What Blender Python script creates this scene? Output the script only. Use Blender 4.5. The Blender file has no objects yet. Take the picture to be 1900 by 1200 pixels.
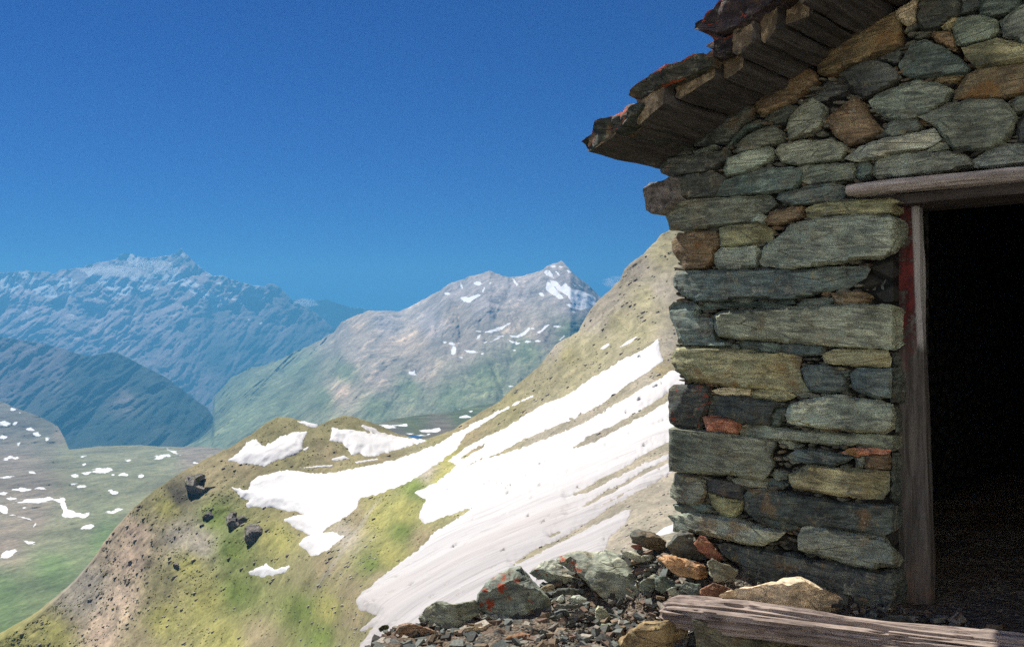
import bpy, bmesh, math, random
import numpy as np
from mathutils import Vector, Matrix, noise as mnoise
from mathutils.geometry import delaunay_2d_cdt

random.seed(7); rng = np.random.default_rng(7)
sc = bpy.context.scene
COL = sc.collection
F = 1645.0                     # focal length in photo pixels (1900 wide)

# ------------------------------------------------------------------ helpers
def ray(px, py):
    return np.array([(px-950)/F, 1.0, (600-py)/F])

def tag(o, label=None, cat=None, group=None, kind=None):
    for k, v in (('label', label), ('category', cat), ('group', group), ('kind', kind)):
        if v: o[k] = v
    return o

def mesh_obj(name, verts, faces, mat, parent=None, smooth=True, loc=None):
    me = bpy.data.meshes.new(name)
    me.from_pydata([tuple(map(float, v)) for v in verts], [], [tuple(int(i) for i in f) for f in faces])
    me.update()
    if smooth:
        me.polygons.foreach_set('use_smooth', [True]*len(me.polygons))
    if mat: me.materials.append(mat)
    o = bpy.data.objects.new(name, me); COL.objects.link(o)
    if parent: o.parent = parent
    if loc is not None: o.location = loc
    return o

def bm_obj(name, bm, mat, parent=None, sharp=None, loc=None):
    me = bpy.data.meshes.new(name)
    bmesh.ops.recalc_face_normals(bm, faces=bm.faces)
    bm.to_mesh(me); bm.free()
    me.polygons.foreach_set('use_smooth', [True]*len(me.polygons))
    if sharp: me.set_sharp_from_angle(angle=math.radians(sharp))
    if mat: me.materials.append(mat)
    o = bpy.data.objects.new(name, me); COL.objects.link(o)
    if parent: o.parent = parent
    if loc is not None: o.location = loc
    return o

def vcol(o, cols, name='col'):
    a = o.data.color_attributes.new(name, 'FLOAT_COLOR', 'POINT')
    c = np.ones((len(o.data.vertices), 4), dtype=np.float32); c[:, :3] = cols
    a.data.foreach_set('color', c.ravel())

def vfloat(o, vals, name):
    a = o.data.attributes.new(name, 'FLOAT', 'POINT')
    a.data.foreach_set('value', np.asarray(vals, dtype=np.float32).ravel())

# numpy gradient-ish value noise
def _h(ix, iy, iz):
    with np.errstate(over='ignore'):
        n = (ix.astype(np.int64)*374761393 + iy.astype(np.int64)*668265263 + iz.astype(np.int64)*2147483647)
        n = (n ^ (n >> 13))*1274126177
        n = n ^ (n >> 16)
    return (n & 0xffffff).astype(np.float64)/float(0xffffff)*2-1
def vnoise(x, y, z=0.0):
    x, y, z = np.broadcast_arrays(np.asarray(x, float), np.asarray(y, float), np.asarray(z, float))
    ix, iy, iz = np.floor(x), np.floor(y), np.floor(z)
    fx, fy, fz = x-ix, y-iy, z-iz
    q = lambda t: t*t*t*(t*(t*6-15)+10)
    u, v, w = q(fx), q(fy), q(fz)
    ix, iy, iz = ix.astype(np.int64), iy.astype(np.int64), iz.astype(np.int64)
    def c(a, b, d): return _h(ix+a, iy+b, iz+d)
    x00 = c(0,0,0)*(1-u)+c(1,0,0)*u; x10 = c(0,1,0)*(1-u)+c(1,1,0)*u
    x01 = c(0,0,1)*(1-u)+c(1,0,1)*u; x11 = c(0,1,1)*(1-u)+c(1,1,1)*u
    return (x00*(1-v)+x10*v)*(1-w)+(x01*(1-v)+x11*v)*w
def fbm(x, y, z=0.0, o=4, g=0.5, ridged=False):
    s = 0; a = 1; t = 0; f = 1
    for k in range(o):
        n = vnoise(np.asarray(x)*f+17.3*k, np.asarray(y)*f-9.1*k, np.asarray(z)*f+4.7*k)
        if ridged: n = 1-2*np.abs(n)
        s = s+a*n; t += a; a *= g; f *= 2.03
    return s/t

def poly_sdf(X, Y, poly):
    """signed distance, positive inside"""
    P = np.asarray(poly, float); n = len(P)
    d2 = np.full(X.shape, 1e18); ins = np.zeros(X.shape, bool)
    for i in range(n):
        ax, ay = P[i]; bx, by = P[(i+1) % n]
        ex, ey = bx-ax, by-ay; L = ex*ex+ey*ey+1e-12
        t = np.clip(((X-ax)*ex+(Y-ay)*ey)/L, 0, 1)
        d2 = np.minimum(d2, (X-ax-t*ex)**2+(Y-ay-t*ey)**2)
        if ay != by:
            c = ((ay > Y) != (by > Y)) & (X < (bx-ax)*(Y-ay)/(by-ay)+ax)
            ins ^= c
    return np.where(ins, 1, -1)*np.sqrt(d2)

def ell_sdf(X, Y, e):
    cx, cy, a, b = e[:4]; r = math.radians(e[4]) if len(e) > 4 else 0
    dx, dy = X-cx, Y-cy
    u = dx*math.cos(r)+dy*math.sin(r); v = -dx*math.sin(r)+dy*math.cos(r)
    k = np.sqrt((u/a)**2+(v/b)**2)
    return (1-k)*min(a, b)

def Z(x0, y0, s, pts):         # zoomed-view coordinates -> photo pixels
    return [(x0+p[0]*s, y0+p[1]*s) for p in pts]
def ZE(x0, y0, s, es):
    return [(x0+e[0]*s, y0+e[1]*s, e[2]*s, e[3]*s)+tuple(e[4:]) for e in es]

# ------------------------------------------------------------------ node helpers
class NT:
    def __init__(s, name):
        s.m = bpy.data.materials.new(name); s.m.use_nodes = True
        s.t = s.m.node_tree; s.t.nodes.clear()
        s.out = s.t.nodes.new('ShaderNodeOutputMaterial')
        s.b = s.t.nodes.new('ShaderNodeBsdfPrincipled')
        s.t.links.new(s.b.outputs[0], s.out.inputs[0])
    def n(s, typ, **kw):
        nd = s.t.nodes.new(typ)
        for k, v in kw.items(): setattr(nd, k, v)
        return nd
    def set(s, inp, v):
        if hasattr(v, 'is_output'): s.t.links.new(v, inp)
        elif v is not None: inp.default_value = v
    def coord(s, kind='Object'):
        return s.n('ShaderNodeTexCoord').outputs[kind]
    def pos(s):
        return s.n('ShaderNodeNewGeometry').outputs['Position']
    def map(s, vec, scale=(1,1,1), rot=(0,0,0), loc=(0,0,0)):
        nd = s.n('ShaderNodeMapping')
        s.set(nd.inputs['Vector'], vec); nd.inputs['Scale'].default_value = scale
        nd.inputs['Rotation'].default_value = rot; nd.inputs['Location'].default_value = loc
        return nd.outputs[0]
    def noise(s, vec, scale=1.0, detail=6, rough=0.55, dist=0.0, out=0):
        nd = s.n('ShaderNodeTexNoise'); s.set(nd.inputs['Vector'], vec)
        s.set(nd.inputs['Scale'], scale); nd.inputs['Detail'].default_value = detail
        nd.inputs['Roughness'].default_value = rough; nd.inputs['Distortion'].default_value = dist
        return nd.outputs[out]
    def voro(s, vec, scale=1.0, feature='F1', out='Distance', rand=1.0):
        nd = s.n('ShaderNodeTexVoronoi', feature=feature); s.set(nd.inputs['Vector'], vec)
        nd.inputs['Scale'].default_value = scale; nd.inputs['Randomness'].default_value = rand
        return nd.outputs[out]
    def ramp(s, fac, stops, interp='LINEAR'):
        nd = s.n('ShaderNodeValToRGB'); s.set(nd.inputs[0], fac); cr = nd.color_ramp
        cr.interpolation = interp
        while len(cr.elements) < len(stops): cr.elements.new(0.5)
        for e, (p, c) in zip(cr.elements, stops):
            e.position = p
            e.color = (c, c, c, 1) if not hasattr(c, '__len__') else (*c[:3], 1)
        return nd.outputs[0]
    def mr(s, v, a, b, c=0.0, d=1.0, smooth=True):
        nd = s.n('ShaderNodeMapRange', interpolation_type='SMOOTHSTEP' if smooth else 'LINEAR')
        s.set(nd.inputs[0], v)
        for i, x in enumerate((a, b, c, d)): s.set(nd.inputs[i+1], x)
        return nd.outputs[0]
    def mix(s, f, a, b, mode='MIX'):
        nd = s.n('ShaderNodeMix', data_type='RGBA', blend_type=mode)
        col = lambda v: v if hasattr(v, 'is_output') else ((v, v, v, 1) if not hasattr(v, '__len__') else (*v[:3], 1))
        s.set(nd.inputs[0], f); s.set(nd.inputs[6], col(a)); s.set(nd.inputs[7], col(b))
        return nd.outputs[2]
    def math(s, op, a, b=None, c=None):
        nd = s.n('ShaderNodeMath', operation=op); s.set(nd.inputs[0], a)
        if b is not None: s.set(nd.inputs[1], b)
        if c is not None: s.set(nd.inputs[2], c)
        return nd.outputs[0]
    def attr(s, name, kind='GEOMETRY', out='Color'):
        nd = s.n('ShaderNodeAttribute', attribute_name=name, attribute_type=kind)
        return nd.outputs[out]
    def bump(s, h, strength=0.5, dist=0.01, normal=None):
        nd = s.n('ShaderNodeBump'); nd.inputs['Strength'].default_value = strength
        nd.inputs['Distance'].default_value = dist; s.set(nd.inputs['Height'], h)
        if normal is not None: s.set(nd.inputs['Normal'], normal)
        return nd.outputs[0]
    def done(s, col, rough=0.9, normal=None, spec=0.25):
        s.set(s.b.inputs['Base Color'], col); s.set(s.b.inputs['Roughness'], rough)
        s.b.inputs['Specular IOR Level'].default_value = spec
        if normal is not None: s.set(s.b.inputs['Normal'], normal)
        return s.m

# ------------------------------------------------------------------ materials
def mat_stone(name, axis_scale=(1, 1, 6), lichen=True):
    """schist: the tint of each stone comes from its own custom properties"""
    t = NT(name)
    co = t.coord('Object'); rnd = t.n('ShaderNodeObjectInfo').outputs['Random']
    off = t.math('MULTIPLY', rnd, 37.0)
    cb = t.n('ShaderNodeCombineXYZ'); t.set(cb.inputs[0], off); t.set(cb.inputs[1], off); t.set(cb.inputs[2], off)
    va = t.n('ShaderNodeVectorMath', operation='ADD'); t.set(va.inputs[0], co); t.set(va.inputs[1], cb.outputs[0])
    v = va.outputs[0]
    vr = t.n('ShaderNodeVectorRotate', rotation_type='AXIS_ANGLE'); vr.inputs['Axis'].default_value = (.2, 1, .1)
    t.set(vr.inputs['Vector'], v); t.set(vr.inputs['Angle'], t.math('MULTIPLY', t.math('SUBTRACT', t.math('FRACT', t.math('MULTIPLY', rnd, 7.31)), .5), .26))
    vs = t.map(vr.outputs[0], axis_scale)
    tint = t.attr('tint', 'OBJECT'); rust = t.attr('rust', 'OBJECT', 'Fac'); lich = t.attr('lich', 'OBJECT', 'Fac')
    bed = t.noise(vs, 9.0, 8, 0.62, 0.6)
    blot = t.noise(v, 11.0, 5, 0.6)
    fine = t.noise(v, 120.0, 4, 0.65)
    grain = t.noise(vs, 45.0, 5, 0.7)
    base = t.mix(t.mr(bed, 0.36, 0.66), t.mix(1, tint, (0.40, 0.42, 0.44), 'MULTIPLY'), t.mix(1, tint, (1.35, 1.33, 1.25), 'MULTIPLY'))
    base = t.mix(t.mr(blot, 0.42, 0.68, 0, 0.6), base, t.mix(1, tint, (1.15, 1.28, 1.3), 'MULTIPLY'))
    # warm iron blotches
    wn = t.noise(v, 6.5, 6, 0.62, 0.4)
    wf = t.math('MULTIPLY', t.mr(wn, 0.53, 0.68), t.math('ADD', t.math('MULTIPLY', rust, 0.9), 0.22))
    base = t.mix(wf, base, (0.24, 0.135, 0.05))
    # pale / ochre crust lichens
    ln = t.noise(v, 26.0, 7, 0.72)
    lf = t.math('MULTIPLY', t.mr(ln, 0.54, 0.66), t.math('ADD', t.math('MULTIPLY', lich, 0.8), 0.2))
    base = t.mix(lf, base, t.mix(t.mr(blot, 0.45, 0.6), (0.34, 0.34, 0.27), (0.28, 0.25, 0.10)))
    # orange lichen rosettes, only where asked for
    ol = t.attr('orange', 'OBJECT', 'Fac')
    on = t.noise(v, 8.0, 3, 0.5); on2 = t.noise(v, 55.0, 4, 0.7)
    og = t.attr('glow')
    of = t.math('ADD', t.math('MULTIPLY', on, 0.42), t.math('MULTIPLY', on2, 0.58))
    of = t.mr(t.math('ADD', of, t.math('MULTIPLY', t.attr('orangev', 'GEOMETRY', 'Fac'), 0.22)), 0.60, 0.65)
    base = t.mix(t.math('MULTIPLY', of, ol), base, t.mix(t.mr(fine, 0.4, 0.6), (0.44, 0.095, 0.03), (0.33, 0.055, 0.025)))
    base = t.mix(0.55, base, t.mix(1, base, t.ramp(fine, [(0.3, 0.55), (0.7, 1.45)]), 'MULTIPLY'))
    base = t.mix(0.36, base, t.mix(1, base, t.ramp(grain, [(0.33, 0.5), (0.66, 1.4)]), 'MULTIPLY'))
    sp = t.noise(v, 70.0, 3, 0.8)
    base = t.mix(t.mr(sp, .62, .68, 0, .5), base, t.mix(1, base, (1.9, 1.9, 1.8), 'MULTIPLY'))
    dm = t.noise(v, 3.2, 4, .6, .8)
    base = t.mix(.85, base, t.mix(1, base, t.ramp(dm, [(.32, .50), (.50, 1.0), (.68, 1.45)]), 'MULTIPLY'))
    ck = t.voro(t.map(vs, (3.2, 3.2, 3.2)), 1.0, 'DISTANCE_TO_EDGE')
    ckm = t.math('MULTIPLY', t.mr(ck, .0, .035, 1, 0), t.mr(bed, .45, .6))
    base = t.mix(t.math('MULTIPLY', ckm, .55), base, (.014, .014, .013))
    bed = t.math('SUBTRACT', bed, t.math('MULTIPLY', ckm, .6))
    h = t.math('ADD', t.math('MULTIPLY', grain, 0.42), t.math('ADD', t.math('MULTIPLY', fine, 0.25), t.math('MULTIPLY', bed, 0.8)))
    nrm = t.bump(h, 0.9, 0.012)
    return t.done(base, t.mr(fine, 0.3, 0.7, 0.72, 0.95), nrm, 0.25)

def mat_wood(name, axis, c0, c1, endc=(0.36, 0.30, 0.22), crack=0.6):
    t = NT(name); co = t.coord('Object')
    sc_ = [14, 14, 14]; sc_[axis] = 0.9
    v = t.map(co, sc_)
    g = t.noise(v, 3.0, 8, 0.65, 0.5); g2 = t.noise(v, 10.0, 5, 0.7)
    bl = t.noise(co, 5.0, 4, 0.6)
    col = t.mix(t.mr(g, 0.35, 0.68), c0, c1)
    col = t.mix(t.mr(bl, 0.5, 0.72, 0, 0.5), col, tuple(x*0.45 for x in c0))
    ck = t.mr(g2, 0.36, 0.44, 1, 0)
    col = t.mix(t.math('MULTIPLY', ck, crack), col, tuple(x*0.25 for x in c0))
    nt = t.n('ShaderNodeVectorTransform', vector_type='NORMAL', convert_from='WORLD', convert_to='OBJECT')
    t.set(nt.inputs[0], t.n('ShaderNodeNewGeometry').outputs['True Normal'])
    sp = t.n('ShaderNodeSeparateXYZ'); t.set(sp.inputs[0], nt.outputs[0])
    e = t.mr(t.math('ABSOLUTE', sp.outputs[axis]), 0.72, 0.88)
    fi = t.noise(co, 60.0, 4, 0.6)
    ends = t.mix(t.mr(t.noise(co, 16.0, 4, 0.6), 0.42, 0.6), tuple(x*0.3 for x in endc), t.mix(t.mr(fi, 0.35, 0.65), tuple(x*0.6 for x in endc), endc))
    col = t.mix(e, col, ends)
    nrm = t.bump(t.math('ADD', g, t.math('MULTIPLY', g2, 0.8)), 0.8, 0.008)
    return t.done(col, 0.88, nrm, 0.2)

def mat_ground(name, scale=1.0, bumpd=0.15, contrast=1.0, speck=True, snowc=None, aniso=None, deep=None, crisp=None):
    """terrain: broad colour from the mesh, broken up by several sizes of noise; optional snow patches"""
    t = NT(name); p = t.pos()
    v = t.map(p, tuple(scale*q for q in (deep or (1, 1, 1))))
    va = t.map(p, tuple(scale*a for a in aniso)) if aniso else v
    col = t.attr('col')
    n1 = t.noise(v, 0.05, 8, 0.6); n2 = t.noise(va, 0.33, 8, 0.65, 0.5); n3 = t.noise(v, 2.2, 6, 0.7)
    c = contrast
    col = t.mix(0.6*c, col, t.mix(1, col, t.ramp(n1, [(0.33, 0.5), (0.67, 1.5)]), 'MULTIPLY'))
    col = t.mix(0.75*c, col, t.mix(1, col, t.ramp(n2, [(0.32, (0.45, 0.5, 0.5)), (0.68, (1.55, 1.48, 1.4))]), 'MULTIPLY'))
    col = t.mix(0.7*c, col, t.mix(1, col, t.ramp(n3, [(0.3, 0.45), (0.7, 1.5)]), 'MULTIPLY'))
    if speck:   # bare stones and earth breaking through
        r = t.mr(t.noise(va, 0.9, 9, 0.72), 0.60, 0.66)
        col = t.mix(t.math('MULTIPLY', r, t.attr('rocky', 'GEOMETRY', 'Fac')), col, t.mix(t.mr(n3, 0.4, 0.6), (0.12, 0.11, 0.10), (0.34, 0.31, 0.27)))
    if crisp:   # screes, gullies and rock bands
        g = t.noise(t.map(p, (scale*crisp[0], scale*crisp[0]*.5, scale*crisp[0]*.30), rot=(0, .35, 0)), 1.0, 9, .72, .8)
        col = t.mix(t.mr(g, .56, .60, 0, crisp[1]), col, t.mix(1, col, (1.9, 1.75, 1.6), 'MULTIPLY'))
        col = t.mix(t.mr(g, .44, .40, 0, crisp[1]), col, t.mix(1, col, (.42, .45, .48), 'MULTIPLY'))
    h = t.math('ADD', t.math('MULTIPLY', n2, 1.0), t.math('MULTIPLY', n3, 0.35))
    nrm = t.bump(h, 0.9, bumpd)
    rough = 0.95
    if snowc:
        sd = t.attr('snow', 'GEOMETRY', 'Fac')
        sn = t.noise(v, snowc[0], 5, 0.65)
        f = t.mr(t.math('ADD', sd, t.math('MULTIPLY', t.math('SUBTRACT', sn, 0.5), snowc[1])), -0.25, 0.35)
        col = t.mix(f, col, (0.80, 0.80, 0.80))
    return t.done(col, rough, nrm, 0.1)

def mat_snow(name):
    t = NT(name); p = t.pos()
    v = t.map(t.map(p, (1, 1, 1), rot=(0, math.radians(29), 0)), (0.16, 0.9, 1.0))
    s1 = t.noise(v, 0.55, 9, 0.68, 0.6); s2 = t.noise(v, 3.0, 6, 0.7)
    pn = t.noise(p, 0.035, 3, 0.5)
    dirt = t.attr('dirt', 'GEOMETRY', 'Fac')
    s3 = t.noise(v, 0.16, 5, 0.6, 0.4)
    base = t.mix(dirt, (.64, .63, .615), t.mix(t.mr(s3, .35, .65), (.40, .382, .375), (.315, .298, .294)))
    f = t.math('MULTIPLY', t.mr(s1, 0.48, 0.70), dirt)
    col = t.mix(t.math('MULTIPLY', f, .75), base, (0.21, 0.195, 0.19))
    k = t.math('MULTIPLY', t.mr(s2, 0.64, 0.74), t.mr(dirt, .3, .9))
    col = t.mix(t.math('MULTIPLY', k, 0.5), col, (0.13, 0.12, 0.11))
    col = t.mix(t.mr(pn, 0.5, 0.7, 0, 0.3), col, (0.42, 0.37, 0.33))
    nrm = t.bump(t.math('ADD', t.noise(p, 1.6, 6, 0.6), s1), 0.55, 0.10)
    return t.done(col, 0.75, nrm, 0.2)

STONE = mat_stone('schist', (1, 1, 6))
ROCK = mat_stone('loose_schist', (1.2, 1.2, 4))
SKY_SAT, SKY_STR, EXPO, HAZE, HAZE_TOP, SKY_TINT = 1.4, 0.05, 1.0, 0.000120, 980.0, (0, .18, .54, 1)
# ------------------------------------------------------------------ the land
def interp(pts):
    xs = np.array([p[0] for p in pts], float); ys = np.array([p[1] for p in pts], float)
    return lambda x: np.interp(x, xs, ys)

def idw(X, Y, pts, power=3.0):
    num = np.zeros(X.shape+(len(pts[0])-2,)); den = np.zeros(X.shape)
    for p in pts:
        w = 1.0/((X-p[0])**2+(Y-p[1])**2+60.0)**(power/2)
        num += w[..., None]*np.array(p[2:]); den += w
    return num/den[..., None]

class TPS:
    def __init__(s, pts, lam=1e-3):
        s.P = np.array([p[:2] for p in pts], float)/400.0; f = np.array([p[2] for p in pts], float); n = len(f)
        K = s.U(np.linalg.norm(s.P[:, None]-s.P[None], axis=2))+lam*np.eye(n)
        Q = np.c_[np.ones(n), s.P]
        A = np.zeros((n+3, n+3)); A[:n, :n] = K; A[:n, n:] = Q; A[n:, :n] = Q.T
        s.w = np.linalg.solve(A, np.r_[f, 0, 0, 0])
    @staticmethod
    def U(r): return np.where(r > 1e-9, r*r*np.log(r+1e-12), 0)
    def __call__(s, X, Y):
        q = np.stack([np.asarray(X, float)/400, np.asarray(Y, float)/400], -1)
        out = s.w[-3]+s.w[-2]*q[..., 0]+s.w[-1]*q[..., 1]
        for i, p in enumerate(s.P): out = out+s.w[i]*s.U(np.hypot(q[..., 0]-p[0], q[..., 1]-p[1]))
        return out

def build_sheet(name, x0, x1, nx, top, bottom, nr, depth, mat, colpts, relief, jit=(0, 30), snow=None, rocky=0.5,
                back=((1.02, .02), (1.06, .08), (1.15, .25), (1.35, .7)), extra_rows=(), tune=None, lift=None, warp=.5, more=None):
    """a stretch of mountainside as a grid of ground points: bearing by bearing from the near foot to the crest, then down its far side"""
    us = np.linspace(x0, x1, nx)
    if more is not None: us = np.r_[us, more]; nx = len(us)
    tp = top(us)
    if jit[0]: tp = tp+jit[0]*fbm(us/jit[1], 3.3, 0, 5, 0.6)
    bt = np.maximum(bottom(us) if callable(bottom) else np.full(nx, float(bottom)), tp+8)
    ts = np.linspace(0, 1, nr)
    PY = bt[None]+(tp-bt)[None]*ts[:, None]
    PX = np.broadcast_to(us, PY.shape).copy()
    if len(extra_rows):
        ex = np.array(extra_rows)[:, None]*np.ones(nx)[None]
        PY = np.r_[ex, PY]; PX = np.r_[np.broadcast_to(us, ex.shape), PX]
    D = depth(PX, PY)
    V = np.stack([(PX-950)/F*D, D, (600-PY)/F*D], -1)
    fade = np.clip(ts*6, 0, 1)[:, None]*np.ones(nx)[None]
    if len(extra_rows): fade = np.r_[np.zeros((len(extra_rows), nx)), fade]
    k = 1+relief(V, PX, PY)
    V = V*k[..., None]
    if lift: V[..., 2] += lift(V, PX, PY)*fade*np.clip((1-ts)*14, .25, 1)[:, None] if not len(extra_rows) else lift(V, PX, PY)*fade*np.r_[np.ones(len(extra_rows)), np.clip((1-ts)*14, .25, 1)][:, None]
    rows = [V]; bx = []
    crest = V[-1]
    for m, drop in back:
        r = crest*m; r[:, 2] = crest[:, 2]-drop*0.5*crest[:, 1]*0.35
        bx.append(r[None])
    A = np.concatenate(rows+bx, 0); R = A.shape[0]
    nb = len(back)
    cols = idw(PX, PY, colpts)
    if tune: cols = tune(cols, PX, PY, V)
    cols = np.concatenate([cols]+[cols[-1:]]*nb, 0)
    idx = np.arange(R*nx).reshape(R, nx)
    fc = np.stack([idx[:-1, :-1], idx[:-1, 1:], idx[1:, 1:], idx[1:, :-1]], -1).reshape(-1, 4)
    o = mesh_obj(name, A.reshape(-1, 3), fc, mat)
    o['kind'] = 'structure'
    vcol(o, cols.reshape(-1, 3))
    rk = rocky(PX, PY) if callable(rocky) else np.full(PX.shape, rocky)
    vfloat(o, np.concatenate([rk]+[rk[-1:]]*nb, 0), 'rocky')
    if snow is not None:
        s = np.full(PX.shape, -9.0)
        wx = PX+warp*(5.0*fbm(PX/13, PY/6, 1.0, 4, .6)); wy = PY+warp*(2.6*fbm(PX/10, PY/5, 8.0, 4, .6))
        for kind, g in snow[0]:
            s = np.maximum(s, poly_sdf(wx, wy, g) if kind == 'p' else ell_sdf(wx, wy, g))
        if len(snow) > 1: s = np.maximum(s, snow[1](PX, PY, V))
        s = np.clip(s/1.5, -2, 2)
        vfloat(o, np.concatenate([s]+[s[-1:]]*nb, 0), 'snow')
    return o, PX, PY, V

GG=(.130,.172,.045); YG=(.270,.258,.088); BR=(.235,.200,.118); SC=(.30,.27,.215); RK=(.265,.24,.195); LS=(.40,.31,.23); OL=(.205,.190,.098); TN=(.265,.245,.150); DK=(.085,.078,.066)
def C(x, y, c): return (x, y)+tuple(c)

# ---- outlines of the snow patches on the near slope
SNOWS = []
def SNOWS_(*a, **k): SNOWS.append((a, k))
R10 = lambda p: Z(300, 740, 600/1565, p)
R11 = lambda p: Z(700, 700, 1/3., p)
R12 = lambda p: Z(800, 400, 1/3., p)
SNOWS_('snow patch with two blunt horns on the left side of the grassy knoll', [R10([(322,298),(370,260),(420,205),(460,192),(480,220),(500,228),(560,190),(640,160),(710,155),(690,180),(680,215),(680,245),(640,270),(560,295),(490,328),(470,318),(380,312)])], amp=1.5, dirt=0.1)
SNOWS_('thin sliver of snow on the crest just left of the round knoll top', [R10([(655,108),(700,108),(768,124),(745,141),(710,135)])], amp=0.8, amp2=1)
SNOWS_('wedge of snow with a scooped lower edge right of the round knoll top', [R10([(822,138),(870,145),(960,158),(1050,170),(1140,182),(1290,200),(1240,215),(1100,258),(1000,280),(960,265),(915,272),(905,240),(870,212),(815,200)]), R10([(970,128),(1010,136),(1060,158),(1130,182),(1050,174),(1000,155)])], amp=1.2, dirt=0.08)
SNOWS_('tiny snow scrap in the dark grass between the two knoll patches', [R10([(682,243),(714,228),(708,244),(690,250)])], amp=0.4, amp2=0.6)
SNOWS_('thin broken snow strips along the ledge above the long snow tongue', [R10([(820,290),(880,275),(912,290),(830,299)]), R10([(660,332),(830,318),(830,326),(680,337)]), R10([(930,305),(1055,285),(1050,294),(940,312)])], amp=0.8, amp2=1)
SNOWS_('long curving snow tongue from the saddle down to the grass with ragged foot', [R10([(430,400),(480,370),(560,352),(600,345),(780,362),(900,340),(1050,316),(1200,270),(1330,220),(1420,165),(1500,125),(1565,92),(1640,55),(1720,15),(1800,-18),(1800,-14),(1730,18),(1640,68),(1565,112),(1490,160),(1450,200),(1430,240),(1340,310),(1200,400),(1120,432),(1050,462),(960,480),(945,520),(905,560),(820,610),(775,650),(730,662),(700,650),(640,620),(588,580),(690,556),(640,545),(560,530),(450,520),(405,535),(420,490),(375,468),(343,430),(420,440)])], amp=2.2, dirt=0.15)
SNOWS_('stubby snow lobe with fringed foot below the long snow tongue', [R10([(830,640),(860,660),(887,660),(820,720),(790,735),(760,755),(720,758),(700,730),(665,710),(680,680),(720,660),(780,650)])], amp=2.0)
SNOWS_('small lone snow patch with a brown gap in the middle of the grass', [R10([(425,835),(460,815),(510,798),(540,822),(618,808),(600,832),(540,855),(510,850),(500,862),(430,852)])], amp=2.0, amp2=4)
SNOWS_('bright upper snow band slanting down below the rocky crest', [[(1222,627),(1226,655),(1232,668),(1200,690),(1160,717),(1120,745),(1080,770),(1030,790),(980,812),(930,837),(880,862),(840,880),(824,884),(850,862),(828,856),(870,825),(905,808),(940,795),(960,780),(985,765),(1010,748),(1050,735),(1100,700),(1150,672),(1200,645)]],
    holes=[[(850,850),(900,822),(895,832),(860,852)], [(860,868),(905,842),(890,858)], [(1050,778),(1070,770),(1062,780)]], amp=3.0, dirt=0.15, streak=0.6)
SNOWS_('stubby snow dash high under the rocky crest', [R12([(938,742),(982,710),(1000,712),(965,742)])], amp=0.8, amp2=1.0)
SNOWS_('long thin snow dash high under the rocky crest', [R12([(1036,742),(1090,700),(1152,670),(1110,708)])], amp=0.3, amp2=.5)
SNOWS_('broad lower snow field streaked with stones behind the loose boulders', [[(1700,640),(1650,520),(1300,660),(1245,690),(1200,715),(1150,745),(1100,775),(1050,800),(1000,820),(950,837),(900,852),(850,872),(810,895),(770,914),(789,926),(782,945),(777,960),(788,971),(830,958),(850,962),(810,985),(775,1020),(740,1045),(700,1075),(672,1098),(660,1116),(668,1130),(700,1140),(662,1172),(692,1165),(655,1210),(640,1330),(900,1330),(1050,1330),(1250,1050),(1172,945),(1300,830),(1500,790)]],
    holes=[[(790,972),(830,957),(884,936),(860,955),(800,985)], R11([(1700,60),(1620,88),(1600,100),(1440,195),(1300,275),(1235,300),(1180,325),(1100,378),(1040,412),(1085,402),(1200,365),(1290,320),(1400,255),(1500,205),(1580,155),(1700,100)]),
           R11([(1700,330),(1620,360),(1500,425),(1380,500),(1260,558),(1130,628),(1060,662),(1160,645),(1300,578),(1400,525),(1500,470),(1620,422),(1700,400)]),
           R11([(1700,430),(1620,455),(1500,505),(1400,568),(1270,638),(1130,718),(1060,757),(1180,708),(1300,645),(1430,575),(1620,475),(1700,450)]),
           R11([(1700,500),(1640,530),(1450,640),(1300,718),(1200,788),(1120,838),(1000,898),(860,968),(760,1040),(870,995),(1000,925),(1120,872),(1200,828),(1330,765),(1420,730),(1385,800),(1290,890),(1270,960),(1400,1000),(1700,950)]),
           R11([(1290,690),(1400,625),(1420,620),(1330,680),(1230,722)]), R11([(960,880),(1030,850),(1040,856),(975,890)]), R11([(1100,640),(1200,600),(1190,612),(1120,645)])], amp=4.0, dirt=0.9, streak=1.0)
SNOWS_('snow corner showing beside the lowest stones of the hut', [[(1214,992),(1232,978),(1262,968),(1262,984),(1230,992),(1218,994)]], amp=0.5, amp2=0.5)

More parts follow.
